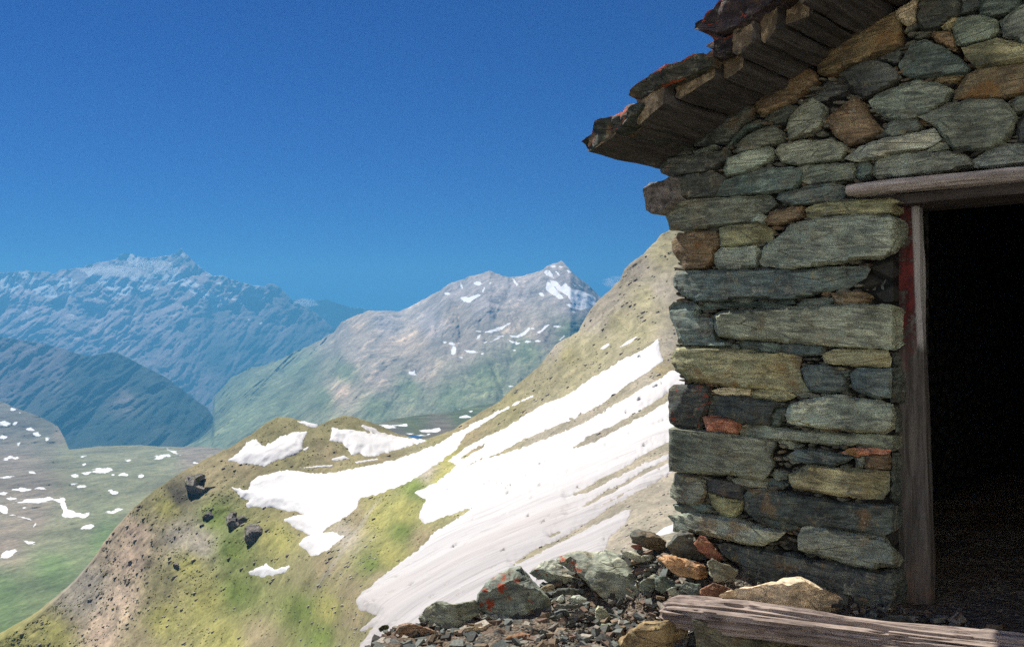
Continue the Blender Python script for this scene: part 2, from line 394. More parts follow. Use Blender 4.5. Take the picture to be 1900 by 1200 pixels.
# ---- near slope
near_top = interp([(-120,1262),(0,1188),(60,1150),(110,1108),(140,1080),(180,1030),(192,1008),(215,980),(250,940),(280,915),(330,880),(350,868),(400,842),(430,828),(465,806),(492,785),(515,773),(530,773),(550,777),(575,786),(592,789),(610,780),(637,771),(655,772),(672,777),(699,787),(720,796),(740,806),(770,812),(792,814),(815,807),(840,797),(883,769),(927,744),(948,722),(960,712),(985,693),(1000,680),(1020,654),(1033,637),(1060,622),(1073,616),(1077,606),(1090,583),(1110,557),(1133,537),(1142,526),(1150,521),(1158,500),(1170,488),(1193,472),(1205,458),(1217,449),(1227,434),(1243,427),(1260,418),(1350,385),(1420,365),(1700,290),(2100,215),(2800,120)])
dctl = [(0,1190,240),(190,1020,255),(350,875,265),(430,835,275),(530,775,285),(637,772,290),(740,810,290),(840,797,285),(960,713,285),(1077,607,290),(1160,495,300),(1250,425,310),(1350,380,320),(1420,350,325),
 (0,1300,215),(300,1200,190),(300,1050,225),(460,980,222),(600,900,232),(560,840,255),(660,830,260),(450,1100,195),(780,920,175),(720,1000,150),(660,1115,110),(500,1100,180),(600,1200,115),(700,1200,80),(700,1350,45),(850,850,215),(1000,800,190),(900,950,130),(1000,960,105),(900,1080,75),(750,1150,80),(1230,640,200),(1240,760,150),(1240,850,110),(1240,940,75),(1100,1000,75),(1000,1250,32),(1250,1100,26),(400,1350,120),(-100,1350,190),(1000,1700,12),(600,1700,25),(100,1700,60),(1300,1000,50),(1350,600,230),(1900,260,335),(2800,120,350),(1900,600,190),(2800,500,210),(1900,900,85),(2800,900,90),(1900,1250,30),(2800,1250,32),(1900,1700,14),(2800,1700,16)]
dt = TPS([(x, y, math.log(d)) for x, y, d in dctl])
near_depth = lambda X, Y: np.exp(dt(X, Y))
# the track and the little gullies are pressed into the slope here
def near_relief(V, X, Y):
    q = V*np.array([1, 1, 1.4])
    r = 0.011*fbm(q[..., 0]/28, q[..., 1]/28, q[..., 2]/28, 4, 0.5)+0.003*fbm(q[..., 0]/5, q[..., 1]/5, q[..., 2]/5, 4, 0.6)
    rock = np.clip((X-930)/200, 0, 1)*np.clip((near_top(X)+150-Y)/110, 0, 1)
    r = r+rock*0.010*fbm(q[..., 0]/14, q[..., 1]/14, q[..., 2]/9, 5, 0.62, True)
    gul = np.clip(1-np.abs(X-(265-(Y-1000)*0.25))/75, 0, 1)*np.clip((Y-930)/60, 0, 1)
    r = r+0.010*gul*(0.6+0.8*fbm(X/14, Y/60, 2.0, 4, 0.6))
    lft = np.clip((620-X)/200, 0, 1)*np.clip((Y-850)/80, 0, 1)
    r = r+lft*0.004*fbm(X/48+Y/130, Y/60-X/120, 7.0, 5, 0.6, True)
    return r*np.clip((V[..., 1]-20)/40, 0.15, 1)
def near_bumps(V, X, Y):
    m = np.full(X.shape, -99.)
    for a, k in SNOWS:
        d = np.full(X.shape, -99.)
        for g in a[1]: d = np.maximum(d, poly_sdf(X, Y, g))
        for g in (a[2] if len(a) > 2 else k.get('holes', ())): d = np.minimum(d, -poly_sdf(X, Y, g))
        m = np.maximum(m, d)
    global NEAR_SNOW
    NEAR_SNOW = m
    free = np.clip(-m/6, 0.05, 1)
    x, y = V[..., 0], V[..., 1]
    b = 0.30*fbm(x/7, y/11, 1.0, 3, .5)+0.17*fbm(x/1.9, y/3.2, 4.0, 3, .6)
    b = b+np.clip((X-900)/200, 0, 1)*np.clip((near_top(X)+170-Y)/120, 0, 1)*(.55*fbm(x/6, y/8, 9.0, 4, .6, True))
    return b*free*np.clip(y/160, .1, 1.15)
near_cols = [C(0,1190,YG),C(100,1180,YG),C(150,1110,RK),C(165,1085,RK),C(240,1040,LS),C(255,985,LS),C(225,1110,LS),C(190,1170,LS),C(270,950,OL),C(300,1150,YG),C(350,1050,YG),C(330,990,SC),C(370,1010,SC),C(310,940,YG),C(400,960,GG),C(430,1020,GG),C(440,1100,GG),C(380,1120,YG),C(520,1000,YG),C(560,960,BR),C(600,1050,BR),C(560,1060,OL),C(640,990,SC),C(660,960,BR),C(700,960,YG),C(745,985,GG),C(750,950,YG),C(690,1050,GG),C(720,1030,YG),C(650,1095,BR),C(780,1000,BR),C(700,1070,BR),C(560,1130,GG),C(610,1130,YG),C(480,1180,BR),C(420,1190,YG),C(600,1180,GG),C(640,1180,OL),C(380,890,BR),C(450,860,BR),C(540,790,OL),C(500,800,OL),C(610,800,OL),C(640,775,OL),C(690,785,OL),C(600,840,BR),C(560,845,OL),C(720,860,BR),C(820,890,YG),C(770,905,GG),C(790,875,SC),C(880,830,BR),C(860,800,BR),C(840,850,YG),C(950,760,OL),C(1000,720,TN),C(1050,690,TN),C(1050,660,OL),C(1100,650,TN),C(1150,600,TN),C(1190,620,TN),C(1200,550,TN),C(1230,470,TN),C(1180,500,RK),C(1225,540,RK),C(1100,590,RK),C(1130,560,RK),C(1030,650,RK),C(1200,700,SC),C(1230,690,BR),C(1000,790,SC),C(1100,790,SC),C(1150,970,SC),C(1230,900,SC),C(1235,640,RK),C(1100,1000,SC),C(900,1000,SC),C(330,920,DK),C(650,1150,BR),C(300,1080,OL),C(250,1190,BR)]
def near_rocky(X, Y):
    return np.clip(0.35+0.6*np.clip((X-820)/200, 0, 1)+0.5*np.clip(1-np.abs(X-260)/120, 0, 1), 0, 1)
def near_tune(c, X, Y, V):
    tr = np.clip(1-np.abs(X-(690-(Y-945)*0.72))/7, 0, 1)*np.clip((Y-915)/30, 0, 1)*np.clip((1120-Y)/60, 0, 1)   # foot track
    return c*(1-0.7*tr[..., None])+0.7*tr[..., None]*np.array(SC)*1.1
M_NEAR = mat_ground('alpine_turf_and_scree', 1.0, 0.22, .78, deep=(1, .38, 1))
slope, NX_, NY_, NV_ = build_sheet('mountain_slope', -120, 1420, 620, near_top, 1330, 300, near_depth, M_NEAR, near_cols, near_relief,
    jit=(2.2, 9), rocky=near_rocky, extra_rows=(1700, 1550, 1450, 1380), tune=near_tune, lift=near_bumps, more=np.linspace(1420, 2800, 70)[1:])

# ---- snow on the near slope: each patch a body of its own lying on the turf
M_SNOW = mat_snow('old_snow')
def fall_noise(X, Y, s=1.0):
    r = math.radians(-31); u = X*math.cos(r)+Y*math.sin(r); v = -X*math.sin(r)+Y*math.cos(r)
    return fbm(u/(46*s), v/(7.5*s), 1.7, 5, 0.62)
def snow_patch(label, polys, holes=(), amp=5.0, streak=0.0, dirt=0.3, thick=0.004, amp2=3.0):
    X, Y = NX_, NY_
    xs = [p[0] for g in polys for p in g]; ys = [p[1] for g in polys for p in g]
    s = np.full(X.shape, -1e3)
    sel = (X > min(xs)-30) & (X < max(xs)+30) & (Y > min(ys)-30) & (Y < max(ys)+30)
    x, y = X[sel], Y[sel]
    d = np.full(x.shape, -1e3)
    for g in polys: d = np.maximum(d, poly_sdf(x, y, g))
    for g in holes: d = np.minimum(d, -poly_sdf(x, y, g))
    d = d+amp*fall_noise(x, y)+amp2*fbm(x/6.0, y/6.0, 5.0, 3, 0.6)
    if streak:
        h = fall_noise(x+300, y-120, 0.8)
        near_hole = np.clip((y-640-(1240-x)*0.35)/300, 0, 1)
        d = np.minimum(d, (0.50-h)*90/streak+4*(1-near_hole))
    s[sel] = d
    nr_, nc = X.shape
    verts = []; keep = {}; dv = []
    S = s
    def gv(i, j):
        k = (i, j)
        if k not in keep:
            p = NV_[i, j]; t = thick*min(1, max(S[i, j], 0)/14)+0.0006
            keep[k] = len(verts); verts.append(p*(1-t*0.6)+np.array([0, 0, p[1]*t*0.8])); dv.append(S[i, j])
        return keep[k]
    def ev(a, b):
        k = (a, b) if a < b else (b, a)
        if k not in keep:
            (i, j), (m, n) = k; f = S[i, j]/(S[i, j]-S[m, n]); p = NV_[i, j]*(1-f)+NV_[m, n]*f
            keep[k] = len(verts); verts.append(p*(1-0.0003)); dv.append(0)
        return keep[k]
    faces = []
    pos = S > 0
    cell = pos[:-1, :-1] | pos[1:, :-1] | pos[:-1, 1:] | pos[1:, 1:]
    for i, j in np.argwhere(cell):
        q = [(i, j), (i, j+1), (i+1, j+1), (i+1, j)]; f = []
        for a in range(4):
            A, B = q[a], q[(a+1) % 4]
            if S[A] > 0: f.append(gv(*A))
            if (S[A] > 0) != (S[B] > 0): f.append(ev(A, B))
        if len(f) >= 3: faces.append(f)
    if not faces: return None
    o = mesh_obj('snow_patch', verts, faces, M_SNOW)
    vd_ = np.array([v[1] for v in verts]); dd = np.clip(dirt*.30+np.clip((150-vd_)/75, 0, 1)*dirt, 0, 1)
    vfloat(o, dd, 'dirt')
    return tag(o, label, 'snow patch', 'snow patches on the near slope')

for a_, k__ in SNOWS: snow_patch(*a_, **k__)

# ---- stones and tussocks strewn over the slope: far too many to count
def scatter(name, label, n, weight, size, pal, flat, mat, green=False):
    ny, nx = NX_.shape; rr = np.random.default_rng(len(name)*7+n)
    w = (weight(NX_, NY_)*(NEAR_SNOW < -1.5)*(NY_ < 1290)*(NV_[..., 1] > 25)).astype(float); w[:6] = 0; w[-3:] = 0
    w[:, 640:] *= .1; k = rr.choice(w.size, n, p=(w/w.sum()).ravel()); i, j = k // nx, np.minimum(k % nx, nx-2); i = np.minimum(i, ny-2)
    fu, fv = rr.random((n, 1)), rr.random((n, 1))
    c = NV_[i, j]*(1-fu)*(1-fv)+NV_[i, j+1]*fu*(1-fv)+NV_[i+1, j]*(1-fu)*fv+NV_[i+1, j+1]*fu*fv
    s = size[0]*(size[1]/size[0])**(rr.random(n)**3.0)*np.clip(c[:, 1]/200, .35, 1.2)
    base = np.array([(-1,-1,-1),(1,-1,-1),(1,1,-1),(-1,1,-1),(-1,-1,1),(1,-1,1),(1,1,1),(-1,1,1)], float)
    b = base[None]*rr.uniform(.5, 1., (n, 8, 3))
    if green: b[:, 4:, :2] *= .45
    b = b*np.stack([s, s*rr.uniform(.6, 1., n), s*flat*rr.uniform(.6, 1.2, n)], -1)[:, None]*.5
    a = rr.uniform(0, 6.28, n); ca, sa = np.cos(a)[:, None], np.sin(a)[:, None]
    x = b[..., 0]*ca-b[..., 1]*sa; y = b[..., 0]*sa+b[..., 1]*ca; b = np.stack([x, y, b[..., 2]+x*.35], -1)
    V = (b+c[:, None]+np.array([0, 0, .12])*s[:, None, None]).reshape(-1, 3)
    f = np.array([(0,3,2,1),(4,5,6,7),(0,1,5,4),(1,2,6,5),(2,3,7,6),(3,0,4,7)])
    Fc = (f[None]+8*np.arange(n)[:, None, None]).reshape(-1, 4)
    me = bpy.data.meshes.new(name)
    me.vertices.add(len(V)); me.vertices.foreach_set('co', V.ravel())
    me.loops.add(Fc.size); me.loops.foreach_set('vertex_index', Fc.ravel().astype(np.int32))
    me.polygons.add(len(Fc)); me.polygons.foreach_set('loop_start', np.arange(0, Fc.size, 4, dtype=np.int32))
    me.update(calc_edges=True); me.materials.append(mat)
    o = bpy.data.objects.new(name, me); COL.objects.link(o)
    P_ = np.array(pal); cc = P_[rr.integers(len(P_), size=n)]*rr.uniform(.75, 1.25, (n, 1)); vcol(o, np.repeat(cc, 8, 0))
    o['kind'] = 'stuff'; o['label'] = label
    return o
t = NT('strewn'); M_STREWN = t.done(t.attr('col'), .95, None, .1)
rock_w = lambda X, Y: .25+.9*np.clip((X-800)/150, 0, 1)+.6*np.clip(1-np.abs(X-255)/90, 0, 1)*np.clip((Y-900)/60, 0, 1)+.9*np.clip(1-np.abs(X-640)/90, 0, 1)*np.clip((Y-900)/50, 0, 1)
clump = lambda X, Y: np.clip(fbm(X/22, Y/14, 3.0, 4)*3+.5, .02, 1)
scatter('scree', 'grey stones strewn over the grassy and rocky slope', 5200, lambda X, Y: rock_w(X, Y)*clump(X, Y), (.14, 1.05), [(.34,.32,.29),(.26,.245,.225),(.42,.385,.34),(.20,.19,.175),(.34,.285,.23)], .42, M_STREWN)
scatter('grass', 'tussocks of short alpine grass on the slope', 7000, lambda X, Y: np.clip(1.15-.6*rock_w(X, Y), .05, 1)*clump(X+400, Y), (.22, .75), [(.24,.26,.075),(.30,.285,.095),(.19,.22,.065),(.33,.30,.13),(.16,.17,.065)], .32, M_STREWN, True)

# ---- left valley with its green floor
R4 = lambda e: ZE(0, 740, 460/1200, e)
val_top = interp([(-200,735),(0,745),(38,759),(77,774),(107,790),(119,812),(128,834),(172,829),(230,826),(287,827),(383,829),(430,834),(520,846),(560,860)])
def val_depth(X, Y):
    w = 1/2600.+(1/620.-1/2600.)*(Y-826)/(1200-826); w = np.where(Y < 826, 1/2600.+(Y-826)*1.3e-6, w)
    return 1/np.maximum(w, 1/4300.)
val_snow = [('e', e) for e in R4([(60,50,14,5),(98,65,5,4),(20,118,26,10),(70,120,16,8,-30),(145,145,15,7),(178,170,17,11,20),(225,195,8,12,20),(92,215,14,6),(8,185,18,12),(40,287,20,6,-20),(75,285,13,6),(400,273,13,4),(402,317,10,5),(623,297,12,5),(770,282,24,8),(800,275,24,7),(838,256,32,5,25),(950,310,15,5),(500,345,46,11,-6),(420,358,22,9,-12),(600,365,17,9),(545,365,8,4),(680,371,14,7),(360,371,15,5),(160,356,18,5),(38,377,38,6,-5),(105,439,38,8),(198,433,22,6),(355,411,14,4),(395,424,18,5),(545,450,24,9,25),(22,457,24,6),(55,481,20,6),(165,493,78,8,-4),(15,535,30,20,25),(108,528,10,4),(545,543,45,6,-10),(110,573,48,4,12),(168,608,6,11),(425,617,34,8,-14),(140,692,28,6,8),(38,747,42,14,-22),(235,480,16,6)])]
val_snow += [('p', Z(0,740,460/1200,[(250,485),(300,476),(320,495),(325,528),(400,560),(420,546),(438,548),(430,560),(405,573),(300,570),(310,545),(295,502)]))]
gv=(.120,.175,.070); go=(.185,.19,.115); bv=(.215,.18,.14)
valley, *_ = build_sheet('valley_floor', -200, 560, 420, val_top, 1260, 330, val_depth, mat_ground('valley_turf', 0.12, 1.6, 0.9, deep=(1, .4, 1), snowc=(.55, 4.5)),
    [C(0,1100,gv),C(100,1050,gv),(200,1000)+gv,(0,1190)+gv,C(150,1150,gv),(150,960)+go,(60,960)+bv,(60,900)+bv,(200,880)+go,(300,850)+go,(300,900)+go,(50,790,.14,.125,.095),(20,770,.14,.125,.095),(90,800,.12,.12,.085),(130,840)+go,(10,1010)+bv,(100,1000)+go,(250,940)+go,(360,845)+bv,(20,860)+bv,(110,800)+bv],
    lambda V, X, Y: 0.034*fbm(V[...,0]/300, V[...,1]/420, 0, 6, 0.58)+0.010*fbm(V[...,0]/90, V[...,1]/150, 5, 5, 0.6, True), jit=(3.2, 38), snow=(val_snow,), rocky=0.45, warp=1.25)

# ---- low moor with snow scraps behind the knoll
moor_top = interp([(560,830),(600,806),(640,797),(683,789),(733,777),(765,771),(798,768),(830,765),(856,758),(900,750),(960,742),(1050,735)])
moor_snow = [('p', R10(g)) for g in ([(1245,152),(1300,146),(1345,138),(1350,150),(1335,160),(1260,160)],[(1050,122),(1130,128),(1188,117),(1193,131),(1110,132),(1150,143),(1090,140)],[(1437,88),(1470,76),(1500,88),(1440,93)],[(1480,60),(1510,54),(1500,66)])]
moor_snow += [('e', e) for e in ZE(300,740,600/1565,[(1205,168,20,3),(1255,176,18,3),(1165,180,22,3),(1375,64,10,3),(1440,48,10,3),(1290,170,9,3)])]
moor, *_ = build_sheet('moor', 560, 1050, 170, moor_top, 850, 60, lambda X, Y: 1/(1/2300.+(1/1100.-1/2300.)*(Y-755)/90.), mat_ground('moor_turf', 0.12, 1.6, 1.0, snowc=(.7, 2.5)),
    [(600,810,.085,.10,.05),(700,800,.10,.10,.055),(760,785,.09,.11,.05),(860,770,.085,.11,.05),(820,800,.14,.12,.09),(740,812,.10,.09,.08)], lambda V, X, Y: 0.02*fbm(V[...,0]/160, V[...,1]/200, 0, 5, 0.6), jit=(1.0, 16), snow=(moor_snow,), rocky=0.5)
zt = (600-811)/F*1335
tarn_v = [ray(px, py)*(zt/((600-py)/F)) for px, py in ((742,810.5),(752,808),(768,807.5),(784,809),(782,812.5),(764,814),(748,813.5))]
t_ = NT('tarn_water'); t_.b.inputs['Roughness'].default_value = 0.08
wt = t_.done(t_.mix(t_.noise(t_.pos(), 0.2), (.03,.05,.10), (.05,.08,.14)), 0.08, None, 0.5)
tarn = mesh_obj('tarn_water', tarn_v, [list(range(len(tarn_v)))], wt); tarn['kind'] = 'structure'

# ---- far mountains
R13 = lambda p: Z(500, 420, .35, p)
R13E = lambda p: ZE(500, 420, .35, p)
R14 = lambda p: Z(0, 420, .35, p)
def ridge_relief(sx, amp, amp2, seed):
    def f(V, X, Y):
        x, z = V[..., 0]/sx, V[..., 2]/sx
        wx = 0.55*fbm(x*.7, z*.7, seed+3, 4); wz = 0.55*fbm(x*.7+9, z*.7, seed+5, 4)
        sl = np.where(x > np.median(x), 1, 1)*.55
        g = fbm(x+z*sl+wx, z*.60+wz-x*.12, seed, 7, 0.56, True)
        g2 = fbm(x*3.1-z*1.2+wx, z*2.0+wz, seed+9, 5, 0.62, True)
        return amp*g+amp2*g2
    return f
pk_top = interp([(330,830),(336,822),(367,798),(393,772),(398,735),(430,700),(465,682),(507,672),(560,647),(595,630),(605,623),(619,616),(633,598),(654,588),(682,577),(700,576),(741,577),(759,570),(773,562),(797,549),(815,539),(832,527),(850,520),(874,512),(895,507),(908,503),(920,508),(944,513),(969,512),(990,507),(1007,501),(1018,492),(1028,488),(1035,487),(1042,484),(1050,492),(1067,509),(1088,525),(1102,539),(1112,549),(1140,560),(1200,600),(1300,640)])
pk_snow = [('p', R13(g)) for g in ([(1008,380),(1035,372),(1060,376),(1085,366),(1110,356),(1122,366),(1090,385),(1060,404),(1030,397)],[(1283,275),(1296,278),(1322,313),(1310,316)],[(1448,240),(1480,230),(1500,250),(1507,278),(1470,258)],[(1513,233),(1530,240),(1548,264),(1530,258)],
 [(1478,283),(1520,290),(1545,322),(1570,298),(1600,332),(1640,338),(1700,363),(1735,385),(1722,398),(1735,408),(1690,432),(1650,441),(1612,418),(1580,370),(1540,345),(1500,312)],[(1470,290),(1490,300),(1530,350),(1562,382),(1535,386),(1500,362),(1480,350),(1465,332)],[(1570,410),(1600,415),(1652,436),(1640,444),(1590,427)],
 [(1128,560),(1190,544),(1240,525),(1280,504),(1272,520),(1230,546),(1170,564)],[(1105,580),(1122,570),(1115,590),(1092,602)],[(1268,576),(1310,580),(1340,560),(1378,533),(1380,545),(1350,577),(1320,591),(1280,586)],[(1418,562),(1480,516),(1486,522),(1432,566)],[(1533,603),(1560,575),(1568,578),(1542,606)],[(1258,598),(1300,612),(1330,620),(1310,627),(1270,611)],[(1288,650),(1305,653),(1311,664),(1273,646)],[(1028,653),(1080,657),(1113,668),(1080,674),(1040,664)],[(738,763),(760,770),(772,758),(770,780),(778,790),(743,784)])]
pk_snow += [('e', e) for e in R13E([(940,355,17,6),(1018,315,5,15,-15),(1105,302,23,11,10),(1137,335,4,13,15),(1170,300,4,7),(1504,213,14,6),(1540,213,10,6),(1590,238,13,7,30),(1440,360,15,8,20),(1608,455,9,4),(1523,530,19,5),(930,612,9,5),(965,622,19,8,15),(976,657,12,23,8),(1125,675,7,5),(1110,556,14,4),(1220,583,20,4),(1200,600,25,4,-25),(1370,610,16,4),(1425,607,18,4),(1280,848,13,4),(1650,318,14,4,40),(1620,312,16,4,45),(1695,325,12,3,60),(1280,876,8,3),(1145,615,14,4,-20),(1005,618,8,3),(1395,540,9,3),(1015,695,10,4)])]
def pk_depth(X, Y):
    far = np.interp(X, [330,500,700,900,1040,1300], [6400,6000,5600,5000,4600,4200]); nearv = np.interp(X, [330,600,900,1300], [3900,3000,2600,2500])
    t = np.clip((840-Y)/(840-np.maximum(pk_top(X), 500)+1), 0, 1.2)
    return 1/(1/nearv*(1-t)+1/far*t)
tg=(.34,.30,.285); tb=(.32,.27,.225); tgr=(.165,.20,.11); ttan=(.43,.345,.265)
peak, *_ = build_sheet('mountain', 330, 1300, 520, pk_top, 850, 230, pk_depth, mat_ground('mountain_rock', 0.05, 4, 0.9, crisp=(.16, .55), snowc=(.8, 3.2)),
    [(600,740)+tgr,(760,720)+tgr,(520,740)+tgr,(560,690)+tgr,(700,640)+tb,(660,660)+tb,(632,725)+ttan,(440,760)+tgr,(400,790)+tgr,(430,730)+tgr,(860,640)+tb,(765,632)+ttan,(900,560)+tg,(850,540)+tg,(1040,520)+tg,(1060,560)+tg,(960,540)+tg,(950,600)+tb,(900,700)+tgr,(980,650)+tgr,(1000,620)+tb,(840,740)+tgr,(700,700)+tb,(700,760)+tgr,(780,690)+tb,(800,600)+tg,(720,600)+tg,(640,610)+tb,(660,600)+ttan,(1060,620)+tgr,(640,690)+tgr,(850,580)+tb,(860,800)+tgr],
    ridge_relief(430., 0.036, 0.012, 3.0), jit=(3.0, 11), snow=(pk_snow,), rocky=0.6)

fr_top = interp([(-200,590),(0,625),(50,632),(90,640),(115,645),(140,655),(168,661),(196,655),(217,654),(245,668),(280,686),(308,700),(336,721),(364,742),(385,757),(400,780),(430,800),(470,815)])
ff=(.020,.036,.028); fb=(.13,.105,.11)  # second tone: paler violet that puts haze into the left shoulder's colour
forest, *_ = build_sheet('forested_mountain', -200, 470, 300, fr_top, 850, 150, lambda X, Y: 4700+np.clip((840-Y)/200, -0.1, 1.2)*1500, mat_ground('forest_floor', 0.05, 4, 1.0, crisp=(.14, .6)),
    [(60,650)+fb,(100,680)+fb,(0,650)+fb,(0,720)+fb,(40,700)+fb,(150,700)+ff,(200,680)+ff,(250,720)+ff,(300,760)+ff,(200,800)+ff,(350,790)+ff,(100,780)+ff,(60,760,.06,.06,.05),(150,770)+ff,(233,738,.17,.14,.12),(0,790)+ff,(330,740)+ff,(250,800)+ff,(300,820,.06,.07,.05),(225,690)+ff],
    ridge_relief(420., 0.034, 0.012, 8.0), jit=(1.0, 12), rocky=0.12,
    tune=lambda c, X, Y, V: c*(1-0.55*(s_ := np.clip(fbm((X*0.8-Y*0.62)/13, (X*0.62+Y*0.8)/170, 3.0, 4, 0.6)*3-0.9, 0, 1)*np.clip((260-X)/150, 0, 1))[..., None])+0.55*s_[..., None]*np.array([.16,.125,.11]))

rg_top = interp([(-300,520),(-100,512),(0,506),(32,504),(52,502),(66,504),(84,504),(101,509),(115,500),(140,499),(168,490),(196,485),(215,480),(227,472),(241,470),(259,477),(276,479),(294,478),(308,473),(325,472),(331,464),(336,460),(343,469),(357,483),(381,502),(396,512),(413,511),(434,520),(465,528),(490,532),(497,527),(504,525),(518,532),(536,550),(546,560),(567,570),(600,590),(650,640),(720,680)])
rg_snow = [('p', R14(g)) for g in ([(0,250),(40,245),(70,290),(130,320),(80,330),(95,365),(50,345),(0,352)],[(95,240),(160,240),(190,285),(270,308),(300,350),(312,382),(240,377),(180,340),(140,300)],[(290,288),(330,273),(387,278),(382,320),(407,372),(350,362),(310,320)],[(648,165),(690,145),(742,165),(722,212),(690,197)],[(440,233),(540,243),(620,273),(622,308),(700,308),(722,330),(690,372),(620,362),(560,322),(490,287)],[(720,320),(800,308),(852,330),(780,357),(740,347)],[(850,270),(900,238),(960,263),(1062,310),(1040,322),(980,322),(930,302),(880,302)],[(960,308),(1050,343),(1150,363),(1202,385),(1190,407),(1110,387),(1030,362)],[(1140,300),(1182,288),(1170,312)],[(1228,310),(1270,318),(1308,340),(1270,347)],[(1308,323),(1350,338),(1340,347)],[(1308,360),(1390,356),(1397,375),(1340,372)],[(1110,408),(1150,418),(1162,447),(1140,452)],[(1208,378),(1290,388),(1280,407)],[(838,170),(880,153),(870,202)],[(955,140),(985,148),(970,172)],[(1058,213),(1092,235),(1070,237)],[(500,220),(640,225),(780,250),(840,270),(760,300),(640,270)])]
def rg_speck(X, Y, V):
    n = fbm(X/11+Y/40, Y/7.5, 3.3, 5, 0.65)
    up = np.clip((600-Y)/60, -1, 1); lf = np.clip((500-X)/60, -1, 1)
    return (n-0.26)*16*1.0+np.minimum(np.minimum(up, lf), 0)*20-np.clip((Y-545)/45, 0, 1)*2.4
rc=(.45,.36,.35); rl=(.27,.215,.215); rf=(.07,.075,.07)
rangeo, *_ = build_sheet('snowy_range', -300, 720, 560, rg_top, 850, 230, lambda X, Y: 7600+np.clip((850-Y)/350, 0, 1.2)*3400, mat_ground('range_rock', 0.028, 7, 0.9, crisp=(.16, .45), snowc=(.7, 3.6)),
    [(0,540)+rc,(200,520)+rc,(330,500)+rc,(450,540)+rc,(100,600)+rc,(300,600)+rc,(450,600)+rl,(200,640)+rc,(520,600)+rl,(330,680)+rl,(400,660)+rf,(350,640)+rl,(470,640)+rf,(300,650)+rl,(100,560)+rc,(550,640)+rf,(380,720)+rl],
    ridge_relief(640., 0.022, 0.007, 5.0), jit=(3.0, 7), snow=(rg_snow, rg_speck), warp=.35, rocky=0.4)

bk_top = interp([(480,580),(520,570),(540,558),(555,554),(581,559),(595,556),(605,554),(619,560),(640,567),(654,570),(676,572),(700,577),(760,590)])
bk_snow = [('p', R13(g)) for g in ([(380,398),(440,422),(500,424),(508,432),(450,440),(410,425)],[(130,390),(200,388),(230,420),(200,440),(150,420)])]+[('e', e) for e in R13E([(295,473,12,6),(235,512,14,14)])]
backr, *_ = build_sheet('distant_ridge', 480, 760, 120, bk_top, 720, 60, lambda X, Y: 12500+0*X, mat_ground('distant_rock', 0.028, 7, 0.9, snowc=(.7, 2.5)),
    [(540,580,.12,.11,.11),(640,590,.12,.11,.11)], ridge_relief(700., 0.02, 0.01, 2.0), jit=(1.5, 8), snow=(bk_snow,), rocky=0.3)

g_ = mat_ground('low_ground', 0.02, 6, 1.0)
o = mesh_obj('ground', [(-16000,-300,-1150),(16000,-300,-1150),(16000,15500,-1150),(-16000,15500,-1150)], [(0,1,2,3)], g_, smooth=False); o['kind'] = 'structure'
vcol(o, np.tile(np.array([.07,.09,.05]), (4, 1)))
# ------------------------------------------------------------------ the hut
TH = math.radians(-44); HC = np.array([.80, 4.53, -1.2])
HX = np.array([math.cos(TH), math.sin(TH), 0]); HY = np.array([-math.sin(TH), math.cos(TH), 0])
CAM_L = np.array([-HC@HX, -HC@HY, 1.2])        # eye in hut coordinates
def P(px, py, y):                               # photo pixel -> point of the plane y = const of the hut (x along the front, y into the hut)
    d = ray(px, py); k = (y+HC@HY)/(d@HY); p = d*k-HC
    return np.array([p@HX, y, p[2]])
def slide(p, y):                                # same sight line, other depth
    k = (y-CAM_L[1])/(p[1]-CAM_L[1]); return CAM_L+k*(p-CAM_L)

hut = bpy.data.objects.new('stone_hut', None); COL.objects.link(hut)
hut.location = HC; hut.rotation_euler = (0, 0, TH); hut.empty_display_size = 0.5
tag(hut, 'ruined dry stone hut with slate roof, timber eaves and open dark doorway', 'hut')

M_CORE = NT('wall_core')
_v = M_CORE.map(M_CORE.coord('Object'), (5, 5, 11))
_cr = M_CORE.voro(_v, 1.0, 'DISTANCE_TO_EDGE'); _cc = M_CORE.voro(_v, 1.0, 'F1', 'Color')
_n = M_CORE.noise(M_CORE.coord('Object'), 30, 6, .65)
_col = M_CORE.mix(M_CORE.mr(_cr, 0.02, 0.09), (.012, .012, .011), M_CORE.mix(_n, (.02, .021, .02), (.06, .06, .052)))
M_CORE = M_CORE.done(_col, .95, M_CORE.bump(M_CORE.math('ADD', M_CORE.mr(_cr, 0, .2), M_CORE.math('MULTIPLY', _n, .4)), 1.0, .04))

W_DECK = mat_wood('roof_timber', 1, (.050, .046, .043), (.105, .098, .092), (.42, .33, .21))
W_LINT = mat_wood('bleached_lintel', 0, (.36, .31, .27), (.64, .57, .52), (.30, .17, .08), 0.3)
W_DARK = mat_wood('dark_header', 0, (.05, .042, .036), (.10, .085, .075))
W_STUB = mat_wood('grey_stub', 1, (.17, .16, .15), (.36, .34, .32), (.25, .22, .19))
W_LOG = mat_wood('driftwood_grey', 0, (.25, .195, .165), (.44, .36, .31), (.40, .31, .24), 0.75)

def prism(poly, y0, y1, bm=None, jag=0.0):
    """x,z outline drawn out along y"""
    bm = bm or bmesh.new()
    a = [bm.verts.new((p[0], y0+(random.uniform(-jag, jag) if jag else 0), p[1])) for p in poly]
    b = [bm.verts.new((p[0], y1, p[1])) for p in poly]
    n = len(poly)
    bm.faces.new(a); bm.faces.new(b[::-1])
    for i in range(n): bm.faces.new((a[(i+1) % n], a[i], b[i], b[(i+1) % n]))
    return bm

